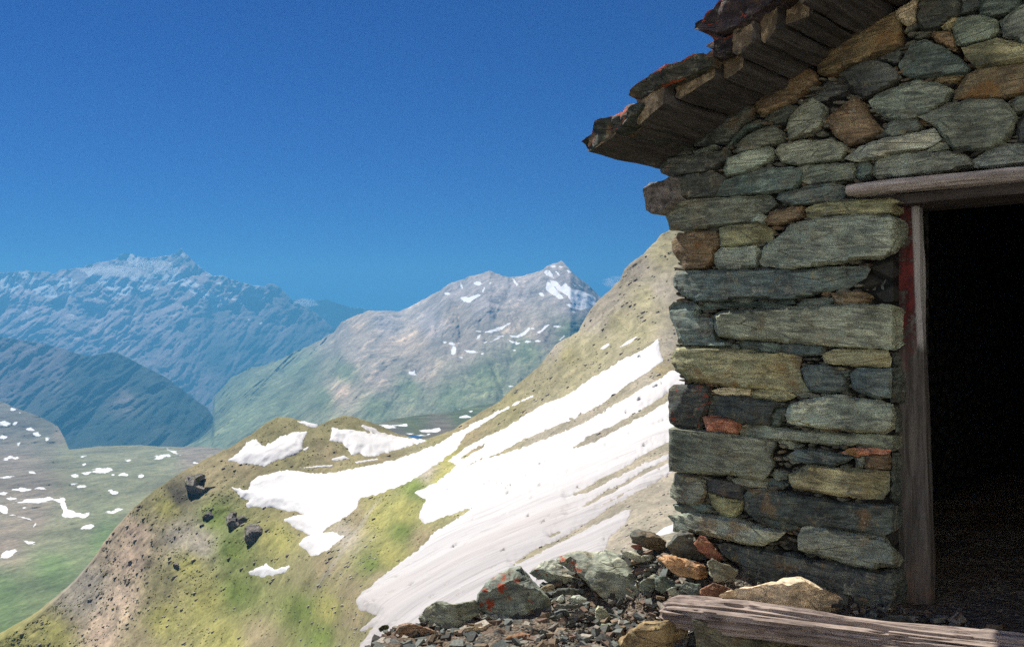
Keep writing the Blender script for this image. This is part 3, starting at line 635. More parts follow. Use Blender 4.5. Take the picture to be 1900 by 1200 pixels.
# wall core: the inside of the walls, seen only in the joints and through the doorway
zu = lambda s: 2.0+.465*s
RS, RZ = 2.05, zu(2.05)
WS = 4.1
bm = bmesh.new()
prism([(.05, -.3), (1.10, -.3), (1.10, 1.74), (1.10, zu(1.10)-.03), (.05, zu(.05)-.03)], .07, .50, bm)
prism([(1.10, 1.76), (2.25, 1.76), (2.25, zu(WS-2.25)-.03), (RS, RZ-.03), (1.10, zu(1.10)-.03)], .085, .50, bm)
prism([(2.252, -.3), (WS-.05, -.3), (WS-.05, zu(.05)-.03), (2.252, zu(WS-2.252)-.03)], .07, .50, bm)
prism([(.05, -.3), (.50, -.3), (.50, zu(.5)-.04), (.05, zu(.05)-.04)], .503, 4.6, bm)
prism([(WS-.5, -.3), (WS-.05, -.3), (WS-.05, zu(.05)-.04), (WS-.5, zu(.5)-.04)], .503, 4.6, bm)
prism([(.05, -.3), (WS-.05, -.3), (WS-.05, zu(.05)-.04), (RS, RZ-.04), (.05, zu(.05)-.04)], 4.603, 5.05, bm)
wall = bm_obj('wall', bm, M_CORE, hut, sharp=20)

TINT = dict(g=(.105,.114,.096), p=(.180,.190,.155), d=(.048,.053,.050), y=(.185,.170,.100), b=(.120,.085,.052), r=(.240,.105,.062), c=(.330,.275,.190), t=(.075,.094,.086), q=(.135,.140,.112))
WARM = (2.20, 2.24, 2.10)
OUTL = []
NST = [0]
def wall_stone(poly_px, tint='g', y0=0.0, bulge=.030, rust=0., lich=.35, label=None, orange=0., turn=True):
    NST[0] += 1; sd = NST[0]*3.71
    pl = [P(x, y, 0) for x, y in poly_px]
    pts = [Vector((p[0], p[2])) for p in pl]
    c_ = sum(pts, Vector((0, 0)))/len(pts); ex_ = max(max(abs(p.x-c_.x) for p in pts), .01); ez_ = max(max(abs(p.y-c_.y) for p in pts), .01)
    pts = [Vector((c_.x+(p.x-c_.x)*(1+.003/ex_), c_.y+(p.y-c_.y)*(1+.0045/ez_))) for p in pts]
    # outline, roughened
    ring = []
    OUTL.append([(p[0], p[2]) for p in pl])
    n = len(pts)
    for i in range(n):
        a, b = pts[i], pts[(i+1) % n]; L = (b-a).length; m = max(1, int(L/.014))
        for k in range(m):
            q = a.lerp(b, k/m)
            nx = mnoise.noise(Vector((q.x*22, q.y*22, sd)))*.0055+mnoise.noise(Vector((q.x*75, q.y*75, sd)))*.0035
            ny = mnoise.noise(Vector((q.x*22, q.y*22, sd+50)))*.0055+mnoise.noise(Vector((q.x*75, q.y*75, sd+50)))*.0035
            ring.append(Vector((q.x+nx, q.y+ny)))
    R = np.array([(v.x, v.y) for v in ring]); lo, hi = R.min(0), R.max(0)
    st = .0125 if min(hi-lo) < .12 else .0145
    gx, gy = np.meshgrid(np.arange(lo[0], hi[0], st), np.arange(lo[1], hi[1], st))
    gx = gx+(np.arange(gx.shape[0])[:, None] % 2)*st*.5
    d = poly_sdf(gx, gy, R); ok = d > st*.45
    inner = [Vector((x, y)) for x, y in zip(gx[ok], gy[ok])]
    allp = ring+inner; m = len(ring)
    vv, ee, ff, ov, *_ = delaunay_2d_cdt(allp, [(i, (i+1) % m) for i in range(m)], [], 1, 1e-6)
    if not ff: return
    q = np.array([(v.x, v.y) for v in vv]); dd = np.maximum(poly_sdf(q[:, 0], q[:, 1], R), 0)
    mn = min(hi-lo); Rr = min(.011, mn*.22); H = min(bulge, mn*.30)
    prof = H*np.sqrt(np.clip(1-(1-np.clip(dd/Rr, 0, 1))**2, 0, 1))
    cq = q.mean(0); ext = (hi-lo)/2+1e-6; rr = random.Random(NST[0]*13+5)
    # broken faces: the front is cut by a handful of flat planes
    for k in range(6):
        a_ = rr.uniform(0, 6.283); sl = rr.uniform(.14, .62); off = rr.uniform(.20, .82)
        ca, sa = math.cos(a_), math.sin(a_)*1.0
        reach = off*(abs(ca)*ext[0]+abs(sa)*ext[1])
        prof = np.minimum(prof, H-sl*((q[:, 0]-cq[0])*ca+(q[:, 1]-cq[1])*sa-reach)*.55)
    prof = np.maximum(prof, -.012)
    tilt = -rr.uniform(-.06, .06)*(q[:, 0]-cq[0])+rr.uniform(-.10, .22)*(q[:, 1]-cq[1])
    lay = (q[:, 1]+.10*q[:, 0]*rr.uniform(-1, 1)+.012*fbm(q[:, 0]*7+sd, q[:, 1]*12, sd, 3))*rr.uniform(26, 44)
    stp = (np.floor(lay)*.618 % 1)-.5+.35*(np.clip((lay % 1)*4, 0, 1)-.5)                      # split layers of the schist
    led = stp*rr.uniform(.004, .011)*np.clip(.35+1.6*fbm(q[:, 0]*5, q[:, 1]*9, sd+3, 3), 0, 1)
    led = led+fbm(q[:, 0]*6+sd, q[:, 1]*60+q[:, 0]*6, sd, 4, .6, True)*.0055
    fin = fbm(q[:, 0]*60, q[:, 1]*90, sd, 3)*.003
    y = y0+.030-prof+np.clip(dd/.012, 0, 1)*(tilt+led+fin)
    V = []
    for i, (a, b) in enumerate(q):
        p = np.array([a, 0, b]); yy = y[i]
        if turn and b < 1.70 and a > 1.125: yy += (a-1.125)*2.4        # the end that turns into the doorway
        V.append(slide(p, yy))
    V = np.array(V); nv = len(V)
    # the ring order after the CDT
    o2n = {}
    for i, l in enumerate(ov):
        for k in l:
            o2n.setdefault(k, i)
    rg = [o2n[i] for i in range(m)]
    c = q.mean(0)
    faces = [tuple(f) for f in ff]
    Vb = []
    for i in rg:
        s = c+(q[i]-c)*.90; Vb.append((min(s[0], 1.06) if turn and s[1] < 1.72 else s[0], max(min(V[i][1], .14), y0+.03)+.10, s[1]))
    Vb.append((min(c[0], 1.0) if turn and c[1] < 1.72 else c[0], y0+.24, c[1]))
    for k in range(m):
        a, b = rg[k], rg[(k+1) % m]
        if a != b: faces.append((b, a, nv+k, nv+(k+1) % m))
        faces.append((nv+(k+1) % m, nv+k, nv+m))
    me = bpy.data.meshes.new('stone')
    bm = bmesh.new()
    bv = [bm.verts.new(v) for v in list(map(tuple, V))+Vb]
    for f in faces:
        try: bm.faces.new([bv[i] for i in f])
        except ValueError: pass
    o = bm_obj('stone', bm, STONE, wall, sharp=30)
    t = TINT[tint]; j = random.uniform(.86, 1.16)
    o['tint'] = tuple(max(.01, x*j*random.uniform(.96, 1.04)*w) for x, w in zip(t, WARM))
    o['rust'] = float(rust); o['lich'] = float(lich); o['orange'] = float(orange)
    if orange: vfloat(o, np.full(len(o.data.vertices), .15), 'orangev')
    if label: o['label'] = label
    return o

A1 = lambda p: Z(1080, 0, .35, p)
A2 = lambda p: Z(1480, 0, .35, p)
k_ = 320/1200
A3 = lambda p: Z(1180, 400, k_, p)
A4 = lambda p: Z(1440, 340, k_, p)
A5 = lambda p: Z(1200, 660, k_, p)
A6 = lambda p: Z(1440, 640, k_, p)
A7 = lambda p: Z(1220, 880, k_, p)
S = wall_stone
# upper courses under the gable
S(A2([(95,250),(330,150),(510,70),(550,110),(540,240),(400,300),(240,370),(180,410),(110,390),(103,330)]), 'b', rust=.6, label='long tilted brown rust-stained stone')
S(A2([(520,60),(610,8),(632,10),(620,100),(575,135),(530,95)]), 'c', -.02, lich=.8, label='small pale lichen-crusted stone')
S(A2([(640,-40),(865,-40),(850,80),(760,140),(700,165),(650,160),(628,90)]), 'd')
S(A2([(755,140),(835,75),(840,110),(805,165)]), 'y', lich=.8)
S(A2([(718,170),(800,165),(837,215),(835,272),(760,240),(708,200)]), 'b', .01)
S(A2([(818,150),(850,100),(960,85),(1050,108),(1062,170),(1020,210),(900,240),(840,235)]), 'g', lich=.6)
S(A2([(865,-40),(965,-40),(970,45),(890,80),(855,70)]), 'd', .02)
S(A2([(975,-40),(1170,-40),(1180,40),(1100,85),(965,92),(970,50)]), 't', .01)
S(A2([(1078,130),(1120,70),(1200,30),(1330,20),(1340,200),(1200,240),(1150,210),(1090,190)]), 'g', lich=.6)
S(A2([(870,258),(960,235),(1060,205),(1200,240),(1330,250),(1330,310),(1200,325),(1090,338),(950,358),(900,315)]), 'y', -.025, lich=.9, label='pale yellow-green lichen-covered stone')
S(A2([(835,485),(900,400),(960,362),(1090,345),(1200,330),(1330,322),(1340,480),(1200,500),(1050,522),(880,530),(835,518)]), 'b', rust=.8, label='reddish-brown stone')
S(A2([(538,350),(600,240),(680,215),(760,250),(860,310),(912,358),(890,388),(760,400),(640,420),(560,402)]), 't', lich=.4)
S(A2([(702,412),(800,390),(885,392),(830,432),(750,445),(700,432)]), 'b', .015)
S(A2([(218,395),(330,330),(440,330),(520,370),(552,420),(510,440),(420,490),(350,522),(290,480)]), 'd', lich=.5)
S(A2([(400,315),(560,245),(560,290),(530,360),(440,325)]), 'd', .03)
S(A2([(378,540),(430,500),(560,450),(640,425),(740,440),(822,480),(780,540),(700,600),(600,640),(480,632),(410,590)]), 'g', lich=.4)
S(A2([(640,620),(720,590),(900,530),(1090,530),(1162,620),(1140,690),(1090,760),(960,802),(830,792),(780,740),(740,680)]), 'q', -.015, lich=.5, label='large grey-green angular stone')
S(A2([(718,580),(800,550),(862,545),(800,577),(740,592)]), 'g', .01)
S(A2([(1128,560),(1150,520),(1200,505),(1330,500),(1330,590),(1200,592),(1150,600)]), 'g')
S(A2([(1165,660),(1200,600),(1330,600),(1330,755),(1200,758),(1158,755)]), 'd', .01)
S(A2([(148,640),(200,590),(300,515),(352,550),(380,620),(452,690),(400,730),(280,772),(200,720)]), 'b', lich=.6)
S(A2([(-57,680),(-40,610),(40,540),(80,528),(140,565),(132,610),(148,655),(100,692),(0,732),(-42,742)]), 'q', lich=.6)
S(A2([(448,702),(480,650),(550,628),(622,630),(662,680),(600,712),(500,730)]), 'g', lich=.6)
S(A2([(248,842),(330,780),(450,740),(720,690),(762,740),(700,780),(560,800),(420,840),(300,852)]), 'p', -.015, lich=.5)
S(A2([(688,797),(740,762),(792,750),(802,782),(740,797)]), 'p', .005)
S(A2([(392,912),(430,842),(560,812),(800,802),(900,830),(942,880),(700,922),(430,945)]), 'q', rust=.35, lich=.3)
S(A2([(928,852),(1000,800),(1090,770),(1200,765),(1330,760),(1330,850),(1200,868),(1000,885),(940,885)]), 'g', lich=.5)
S(A2([(308,932),(330,870),(380,865),(396,890),(380,932),(330,952)]), 't')
S(A2([(18,900),(60,875),(200,870),(290,870),(306,910),(300,947),(200,962),(60,972),(25,962)]), 'g', lich=.6)
S(A2([(-122,810),(-90,772),(0,750),(180,740),(252,770),(262,800),(220,842),(130,862),(0,872),(-82,862)]), 'q', lich=.5)
S(A2([(-110,1052),(-90,1022),(0,1005),(60,985),(190,970),(252,990),(258,1030),(220,1062),(60,1082),(-60,1082)]), 't')
S(A2([(42,1112),(110,1080),(260,1065),(500,1055),(560,1075),(570,1130),(380,1142),(200,1152),(60,1167)]), 'y', .0, lich=.5)
S(A2([(1080,380),(1170,350)]) if False else A1([(920,540),(960,480),(1090,382),(1170,352),(1235,390),(1250,428),(1180,490),(1080,560),(960,610),(925,590)]), 'b', rust=.2)
S(A1([(1185,520),(1300,425),(1420,400),(1450,470),(1290,540),(1200,560)]), 'd', .05)  # set-back stone whose dark tint stands in for a shadowed gap
# left corner under the eave
S(A1([(580,725),(640,672),(760,600),(880,545),(932,570),(900,620),(830,690),(770,760),(600,772)]), 'd', rust=.2)
S(A1([(758,782),(800,712),(860,662),(955,642),(950,672),(880,702),(820,750),(780,792)]), 't', .015)
S(A1([(818,792),(850,740),(930,690),(1010,665),(1072,710),(1060,752),(940,792),(830,812)]), 'g')
S(A1([(960,645),(1000,590),(1100,555),(1147,575),(1080,652),(1030,662)]), 'd', .01)
S(A1([(412,790),(560,770),(582,810),(520,830),(425,828)]), 'd', .01)
S(A1([(588,800),(700,770),(722,775),(690,792),(600,817)]), 'g')
S(A1([(412,880),(435,840),(600,822),(770,800),(782,830),(700,892),(600,922),(460,932),(418,915)]), 'd', rust=.3)
S(A1([(482,952),(560,920),(700,915),(762,945),(722,1010),(690,1042),(560,1052),(488,1042)]), 'd', lich=.5)
S(A1([(748,902),(770,840),(900,790),(990,783),(1012,820),(980,862),(900,902),(770,927)]), 'p', -.012, lich=.4)
S(A1([(713,1032),(760,960),(860,922),(1000,890),(1160,890),(1172,950),(1120,1002),(1000,1022),(800,1042)]), 't', lich=.3)
S(A1([(448,1072),(560,1060),(750,1050),(1000,1035),(1032,1080),(980,1122),(870,1182),(700,1202),(560,1227),(468,1217),(448,1150)]), 'g', -.01, lich=.6)
S(A1([(973,1162),(1000,1125),(1100,1100),(1167,1095),(1162,1150),(1080,1182),(980,1192)]), 'b', .005, rust=.6, lich=.6)
S(A1([(888,1167),(930,1138),(977,1150),(965,1187),(900,1182)]), 'p')
# the doorway pillar
S(A3([(248,180),(290,140),(380,108),(550,108),(580,140),(580,212),(542,250),(532,330),(480,370),(340,380),(308,320),(258,250)]), 'b', rust=.9, orange=.35, label='rusty brown rounded corner stone')
S(A3([(582,95),(650,65),(830,48),(880,65),(950,95),(955,175),(860,187),(700,205),(590,207)]), 'y', -.015, lich=.5, label='yellowish block')
S(A3([(537,270),(600,225),(840,207),(852,260),(840,352),(700,377),(580,372),(540,322)]), 'p', lich=.3)
S(A4([(-112,548),(-90,450),(-20,400),(60,335),(100,290),(200,265),(500,225),(780,222),(860,250),(915,290),(930,340),(900,420),(820,490),(720,532),(600,522),(400,562),(100,592),(0,582),(-90,572)]), 'p', -.03, .045, lich=.35, label='largest pale grey-green block beside the door')
S(A4([(-716,660),(-690,625),(-580,612),(-200,605),(0,592),(200,600),(400,585),(640,582),(655,600),(620,660),(500,732),(350,752),(200,792),(50,812),(-100,800),(-250,800),(-400,822),(-560,817),(-640,780),(-710,720)]), 't', -.01, .04, lich=.7)
S(A4([(535,725),(640,660),(680,600),(800,560),(830,640),(760,750),(560,760)]), 'd', .07)  # recessed stone, the deep shadow here put into its dark tint
S(A3([(668,592),(740,565),(852,550),(852,577),(790,597),(700,602)]), 'g', .0)
S(A3([(420,612),(740,605),(1090,590),(1105,612),(1000,632),(700,642),(450,652),(425,640)]), 't', .01)
S(A4([(383,767),(540,755),(640,773),(652,800),(600,842),(480,852),(408,832)]), 'b', .0, lich=.6)
S(A4([(143,842),(200,810),(390,800),(402,820),(360,847),(200,857)]), 't', .0)
S(A3([(230,640),(260,608),(400,605),(450,645),(410,670),(430,705),(530,715),(547,740),(562,860),(700,892),(710,917),(500,912),(340,902),(300,862),(268,770),(238,710)]), 't', .0, lich=.7)
S(A4([(-432,920),(-370,890),(-200,880),(0,865),(240,855),(640,842),(800,850),(880,880),(917,920),(910,1000),(905,1110),(830,1152),(640,1142),(480,1137),(240,1117),(0,1097),(-250,1082),(-397,1067),(-427,1010)]), 'p', -.02, .04, rust=.15, lich=.25, label='long pale olive-grey lintel-shaped block')
S(A3([(718,880),(740,865),(880,875),(1002,900),(1002,957),(900,947),(740,927)]), 't', .015)
S(A4([(33,1130),(100,1112),(322,1140),(327,1190),(200,1197),(38,1182)]), 't', .0)
S(A6([(-727,70),(-690,25),(-570,15),(-280,30),(-50,60),(100,65),(182,90),(160,160),(172,220),(232,322),(120,322),(0,302),(-250,292),(-500,257),(-600,252),(-690,180),(-722,120)]), 'y', -.02, .035, rust=.45, lich=.5, label='long ochre-brown corner block')
S(A6([(323,62),(400,35),(560,35),(780,45),(797,90),(790,147),(640,147),(500,142),(340,122)]), 'y', -.01, lich=.8)
S(A6([(798,52),(900,80),(912,142),(810,152)]), 'd', .04)  # jamb return, its shade painted as a dark tint
S(A6([(175,165),(220,140),(330,133),(400,160),(465,212),(490,262),(470,322),(350,332),(240,322),(203,262)]), 't', .0, lich=.3)
S(A6([(408,180),(450,165),(512,180),(512,217),(470,232)]), 't', .02)
S(A6([(518,200),(560,165),(700,165),(795,165),(803,250),(800,362),(700,367),(600,332),(530,302)]), 't', -.015, lich=.45)
S(A6([(803,170),(860,163),(902,200),(930,300),(910,402),(803,392)]), 'd', .0)  # end face turned to the doorway, shade put into the tint
S(A5([(448,240),(520,225),(650,225),(722,235),(717,275),(600,272),(500,267)]), 'c', .0, lich=.9)
S(A5([(723,252),(800,230),(980,240),(1032,280),(950,312),(850,307),(740,287)]), 'y', .0, lich=.6)
S(A6([(112,330),(200,328),(302,350),(302,377),(180,362)]), 'q', .01)
S(A6([(63,482),(100,410),(200,380),(310,368),(360,355),(480,350),(540,370),(700,385),(812,420),(832,500),(822,580),(760,612),(500,592),(300,572),(150,557),(80,532)]), 'p', -.02, .04, lich=.9, label='pale speckled rounded block')
S(A6([(833,420),(882,480),(892,602),(834,602)]), 'd', .02)  # dark tint stands in for shade on this jamb return
S(A5([(158,240),(190,205),(350,200),(430,210),(440,290),(425,340),(410,400),(375,432),(388,482),(340,497),(200,492),(165,462),(150,350)]), 'd', -.01, orange=.9, lich=.6, label='dark corner stone with red lichen streak')
S(A5([(445,280),(550,275),(700,290),(900,320),(960,342),(885,380),(862,482),(650,472),(540,432),(430,412),(440,340)]), 'd', .0)
S(A5([(868,402),(900,365),(972,360),(975,402),(920,482),(872,497)]), 't', .0)
S(A5([(390,422),(450,418),(560,440),(642,475),(622,542),(540,532),(480,522),(430,532),(403,472)]), 'r', -.02, lich=.1, label='small brick-red stone')
S(A6([(-250,572),(-200,555),(0,575),(100,590),(300,605),(500,617),(760,632),(890,642),(905,702),(800,732),(600,692),(400,692),(150,662),(0,652),(-150,642),(-242,622)]), 'q', .0, lich=.3)
S(A5([(158,512),(200,500),(340,515),(520,535),(700,565),(887,600),(882,652),(852,702),(872,760),(840,832),(790,867),(600,827),(400,817),(200,802),(158,797),(156,650)]), 'q', -.025, .035, lich=.35, label='big square grey-brown corner block')
S(A5([(913,597),(960,590),(1082,622),(1062,642),(980,642)]), 'p', .01)
S(A6([(68,772),(150,730),(300,735),(450,772),(542,790),(480,822),(400,842),(250,822),(120,802)]), 't', -.01, lich=.9)
S(A6([(453,742),(500,725),(650,720),(802,735),(792,755),(650,757),(560,772)]), 'r', -.01, rust=1., lich=.6, label='thin orange-tan stone flake')
S(A6([(545,772),(625,770),(612,852),(560,862)]), 'g', .01)
S(A6([(613,842),(640,770),(700,757),(790,760),(803,800),(790,862),(700,867)]), 'b', .0, lich=.5)
S(A6([(806,755),(920,755),(926,800),(900,862),(806,862)]), 'd', .03)  # shaded jamb return, darkened by its tint
S(A6([(88,902),(130,880),(220,835),(400,855),(600,870),(782,882),(787,1010),(740,1067),(600,1062),(400,1042),(200,1002),(110,982)]), 'y', -.015, rust=.35, lich=.6, label='olive-brown block')
S(A6([(792,880),(880,880),(905,1000),(870,1105),(792,1060)]), 'd', .04)  # jamb end set back, its shade given as a dark tint
S(A5([(163,932),(200,820),(260,810),(360,840),(400,880),(412,960),(380,1022),(300,1032),(220,1012),(168,972)]), 'q', .0, rust=.2, orange=.3, lich=.5)
S(A5([(408,890),(450,850),(580,865),(672,900),(662,1000),(560,990),(440,960),(415,940)]), 'd', .015)
S(A5([(588,862),(660,840),(780,870),(842,880),(832,917),(700,912),(620,892)]), 'q', .005)
S(A5([(868,822),(910,800),(977,820),(972,852),(900,862)]), 'g', .005)
S(A5([(838,882),(870,852),(992,890),(950,922),(850,917)]), 't', .01)
S(A5([(428,955),(470,952),(560,992),(662,1012),(652,1062),(600,1122),(540,1132),(490,1082),(440,1012)]), 'y', .0, rust=.4)
S(A5([(183,1032),(300,1022),(450,1045),(462,1080),(400,1102),(260,1097),(200,1072)]), 't', .0)
S(A7([(602,150),(640,102),(760,100),(900,130),(1050,160),(1300,195),(1550,215),(1690,225),(1742,270),(1720,332),(1640,392),(1540,427),(1350,392),(1050,362),(960,342),(800,302),(650,282),(603,232)]), 'd', .0, rust=.35, lich=.5)
S(A7([(645,302),(720,290),(860,320),(990,345),(1002,382),(900,392),(780,362)]), 'd', .02, lich=.6)
S(A7([(73,290),(200,270),(400,290),(560,320),(700,370),(830,400),(892,405),(830,452),(740,492),(600,477),(450,442),(300,412),(110,387),(113,332)]), 'q', -.03, rust=.3, lich=.4, label='long sloping slab at the foot of the pillar')
S(A7([(983,422),(1010,370),(1060,362),(1200,380),(1350,410),(1550,445),(1610,480),(1660,530),(1715,592),(1680,632),(1560,642),(1500,657),(1350,632),(1200,582),(983,522)]), 'q', -.02, .04, rust=.2, lich=.5)
S(A7([(408,490),(470,482),(700,520),(900,550),(1050,590),(1250,610),(1420,650),(1550,680),(1700,660),(1767,690),(1757,800),(1740,892),(1680,947),(1550,952),(1380,922),(1330,862),(1150,860),(1000,850),(850,840),(700,840),(560,800),(600,690),(560,620),(470,570)]), 'd', -.02, .05, rust=.3, lich=.7)

# the rest of the front, beyond the right edge of the photograph: coursed rubble, past counting, in one piece
nst0 = len(OUTL)
def lp(s_, z_):
    w_ = HC+HX*s_+np.array([0, 0, z_]); return (950+F*w_[0]/w_[1], 600-F*w_[2]/w_[1])
rc_ = random.Random(21); made = []; z_ = -.08
while z_ < 2.9:
    hgt = rc_.uniform(.08, .20); s_ = (2.27 if z_ < 1.70 else 1.70)+rc_.uniform(0, .06); lim_ = 4.06
    while s_ < lim_:
        wd = rc_.uniform(.16, .48); e_ = min(s_+wd, lim_)
        top_ = min(zu(s_), zu(e_), zu(WS-s_), zu(WS-e_))-.03
        if 1.70 < z_+hgt and s_ < 2.45 and z_ < 1.80: s_ = 2.46; continue
        if e_-s_ > .08 and z_+hgt*.7 < top_:
            h2 = min(hgt, top_-z_); j = lambda k=.014: rc_.uniform(-k, k)
            q_ = [(s_+.01, z_+.02+j()), (s_+.03+j(), z_+.006), ((s_+e_)/2+j(), z_+.006+j(.008)), (e_-.03+j(), z_+.006), (e_-.008, z_+.025+j()), (e_-.010, z_+h2-.03+j()), (e_-.035+j(), z_+h2-.006), ((s_+e_)/2+j(), z_+h2-.006+j(.008)), (s_+.03+j(), z_+h2-.006), (s_+.008, z_+h2-.03+j())]
            o_ = wall_stone([lp(*p) for p in q_], rc_.choice('gpdqtyb'), rc_.uniform(-.02, .015), turn=False)
            if o_: made.append(o_)
        s_ = e_
    z_ += hgt
bm = bmesh.new()
for o_ in made:
    bm.from_mesh(o_.data); me_ = o_.data; bpy.data.objects.remove(o_); bpy.data.meshes.remove(me_)
o_ = bm_obj('masonry', bm, STONE, wall, sharp=30)
o_['kind'] = 'stuff'; o_['tint'] = (.165, .168, .148); o_['rust'] = .3; o_['lich'] = .45; o_['orange'] = 0.
del OUTL[nst0:]
# slivers and chinks filling the joints: too many to count, one part of the wall
gx_, gz_ = np.meshgrid(np.arange(-.02, 1.70, .012), np.arange(-.05, 2.55, .008))
dout = np.full(gx_.shape, -9.)
for g in OUTL: dout = np.maximum(dout, poly_sdf(gx_, gz_, g))
ok_ = (dout < -.003) & ((gx_ < 1.0) | (gz_ > 1.84)) & (gz_ < zu(gx_)-.05) & (gx_ > .03)
cand = np.argwhere(ok_); rng.shuffle(cand)
CV = []; CF = []; CC = []
used = []
for i_, j_ in cand:
    x, z = gx_[i_, j_], gz_[i_, j_]
    if any(abs(x-u[0]) < u[2]*.75 and abs(z-u[1]) < u[3]*.9 for u in used): continue
    w = rng.uniform(.025, .085); h = rng.uniform(.010, .028)
    used.append((x, z, w, h))
    a = rng.normal(0, .18); n = 9; o_ = len(CV); yy = rng.uniform(.018, .050)
    prof_ = [(math.cos(t_)*w*.5*rng.uniform(.75, 1.1), math.sin(t_)*h*.5*rng.uniform(.8, 1.15)) for t_ in np.linspace(0, 6.283, n, endpoint=False)]
    rot = lambda p: (x+p[0]*math.cos(a)-p[1]*math.sin(a), z+p[0]*math.sin(a)+p[1]*math.cos(a))
    for s_, dy in ((1., .012), (.82, 0), (1., .09)):
        for p in prof_:
            q_ = rot((p[0]*s_, p[1]*s_)); CV.append((q_[0], yy+dy+(rng.uniform(-.002, .002)), q_[1]))
    for k in range(n):
        k2 = (k+1) % n
        CF.append((o_+k, o_+k2, o_+n+k2, o_+n+k)); CF.append((o_+2*n+k, o_+2*n+k2, o_+k2, o_+k))
    CF.append(tuple(o_+n+k for k in range(n))[::-1])
    if len(used) > 420: break
chk = mesh_obj('chinking', CV, CF, STONE, wall, smooth=False)
chk['kind'] = 'stuff'; chk['tint'] = (.12, .115, .09); chk['rust'] = .5; chk['lich'] = .5; chk['orange'] = 0.

# timbers: lintel, header, door post, wall-plate stub
def noisy(bm, cuts, amp, axis, freq=9.0, seed=0):
    bmesh.ops.triangulate(bm, faces=bm.faces)
    for _ in range(10):
        es = [e for e in bm.edges if e.calc_length() > (.026 if min(e.verts[0].co.y, e.verts[1].co.y) < .25 else .5)]
        if not es or len(bm.verts) > 12000: break
        bmesh.ops.subdivide_edges(bm, edges=es, cuts=1)
        bmesh.ops.triangulate(bm, faces=[f for f in bm.faces if len(f.verts) > 3])
    bm.normal_update()
    sc3 = [freq*3]*3; sc3[axis] = freq*.35
    for v in bm.verts:
        q = Vector((v.co.x*sc3[0]+seed, v.co.y*sc3[1], v.co.z*sc3[2]))
        v.co += v.normal*amp*(mnoise.fractal(q, 1.0, 2.0, 4)-.1)
    return bm
def timber(name, poly, y0, y1, mat, cuts=6, amp=.006, seed=0, parent=None, sharp=35, jag=0.0):
    bm = prism(poly, y0, y1, jag=jag); noisy(bm, cuts, amp, 1, seed=seed)
    return bm_obj(name, bm, mat, parent or hut, sharp=sharp)
def beam_x(name, poly_yz, x0, x1, mat, cuts=6, amp=.006, seed=0, bow=0.0):
    bm = bmesh.new(); n = len(poly_yz)
    a = [bm.verts.new((x0, p[0], p[1])) for p in poly_yz]; b = [bm.verts.new((x1, p[0], p[1])) for p in poly_yz]
    bm.faces.new(a); bm.faces.new(b[::-1])
    for i in range(n): bm.faces.new((a[(i+1) % n], a[i], b[i], b[(i+1) % n]))
    noisy(bm, cuts, amp, 0, seed=seed)
    for v in bm.verts: v.co.z += bow*math.sin((v.co.x-x0)/(x1-x0)*9)
    return bm_obj(name, bm, mat, hut, sharp=35)
beam_x('lintel', [(-.075,1.758),(-.085,1.772),(-.075,1.792),(-.05,1.799),(.08,1.799),(.08,1.752),(-.055,1.750)], .955, 2.45, W_LINT, 7, .007, 3, .003)
beam_x('lintel_header', [(.04,1.705),(.04,1.748),(.32,1.748),(.32,1.70)], 1.02, 2.40, W_DARK, 6, .006, 5)

t = NT('door_post_paint'); co = t.coord('Object')
sx = t.n('ShaderNodeSeparateXYZ'); t.set(sx.inputs[0], co)
vv = t.map(co, (22, 22, 1.6)); g = t.noise(vv, 2.2, 8, .65, .4); b1 = t.noise(co, 13, 6, .65)
wood = t.mix(t.mr(g, .35, .66), (.050, .046, .042), (.125, .115, .105))
edge = t.mr(t.math('ADD', sx.outputs[0], t.math('MULTIPLY', sx.outputs[2], .036)), 1.208, 1.219); up = t.mr(t.math('ADD', sx.outputs[2], t.math('MULTIPLY', t.math('SUBTRACT', b1, .5), .5)), 1.02, 1.20)
red = t.math('MULTIPLY', t.math('MULTIPLY', up, t.math('SUBTRACT', 1.0, edge)), t.mr(b1, .36, .47))
col = t.mix(t.math('MULTIPLY', edge, up), wood, (.34, .33, .32))
col = t.mix(red, col, t.mix(t.mr(b1, .4, .62), (.040, .010, .010), (.135, .022, .019)))
low = t.mr(sx.outputs[2], .05, .30, 1, 0)
col = t.mix(t.math('MULTIPLY', low, t.mr(b1, .4, .6, 0, .6)), col, (.16, .10, .07))
M_POST = t.done(col, .75, t.bump(g, .7, .006), .3)
bm = bmesh.new()
lay = []
for z, x0, x1 in ((-.12, 1.105, 1.232), (.25, 1.100, 1.226), (.6, 1.085, 1.215), (.95, 1.075, 1.200), (1.3, 1.066, 1.188), (1.72, 1.060, 1.180)):
    lay.append([bm.verts.new(p) for p in ((x0, .135, z), (x1-.014, .14, z), (x1, .152, z), (x1-.004, .215, z), (x0, .225, z))])
for a, b in zip(lay[:-1], lay[1:]):
    for i in range(5): bm.faces.new((a[i], a[(i+1) % 5], b[(i+1) % 5], b[i]))
bm.faces.new(lay[0][::-1]); bm.faces.new(lay[-1])
noisy(bm, 5, .005, 2, seed=8)
bm_obj('door_post', bm, M_POST, hut, sharp=40)
pp = lambda pts, y: [(q[0], q[2]) for q in (P(a, b, y) for a, b in pts)]
timber('wall_plate', pp([(1197,350),(1206,341),(1228,336),(1246,330),(1252,352),(1252,368),(1236,385),(1214,397),(1198,391)], -.06), -.07, .6, W_STUB, 5, .008, 2, jag=.012)

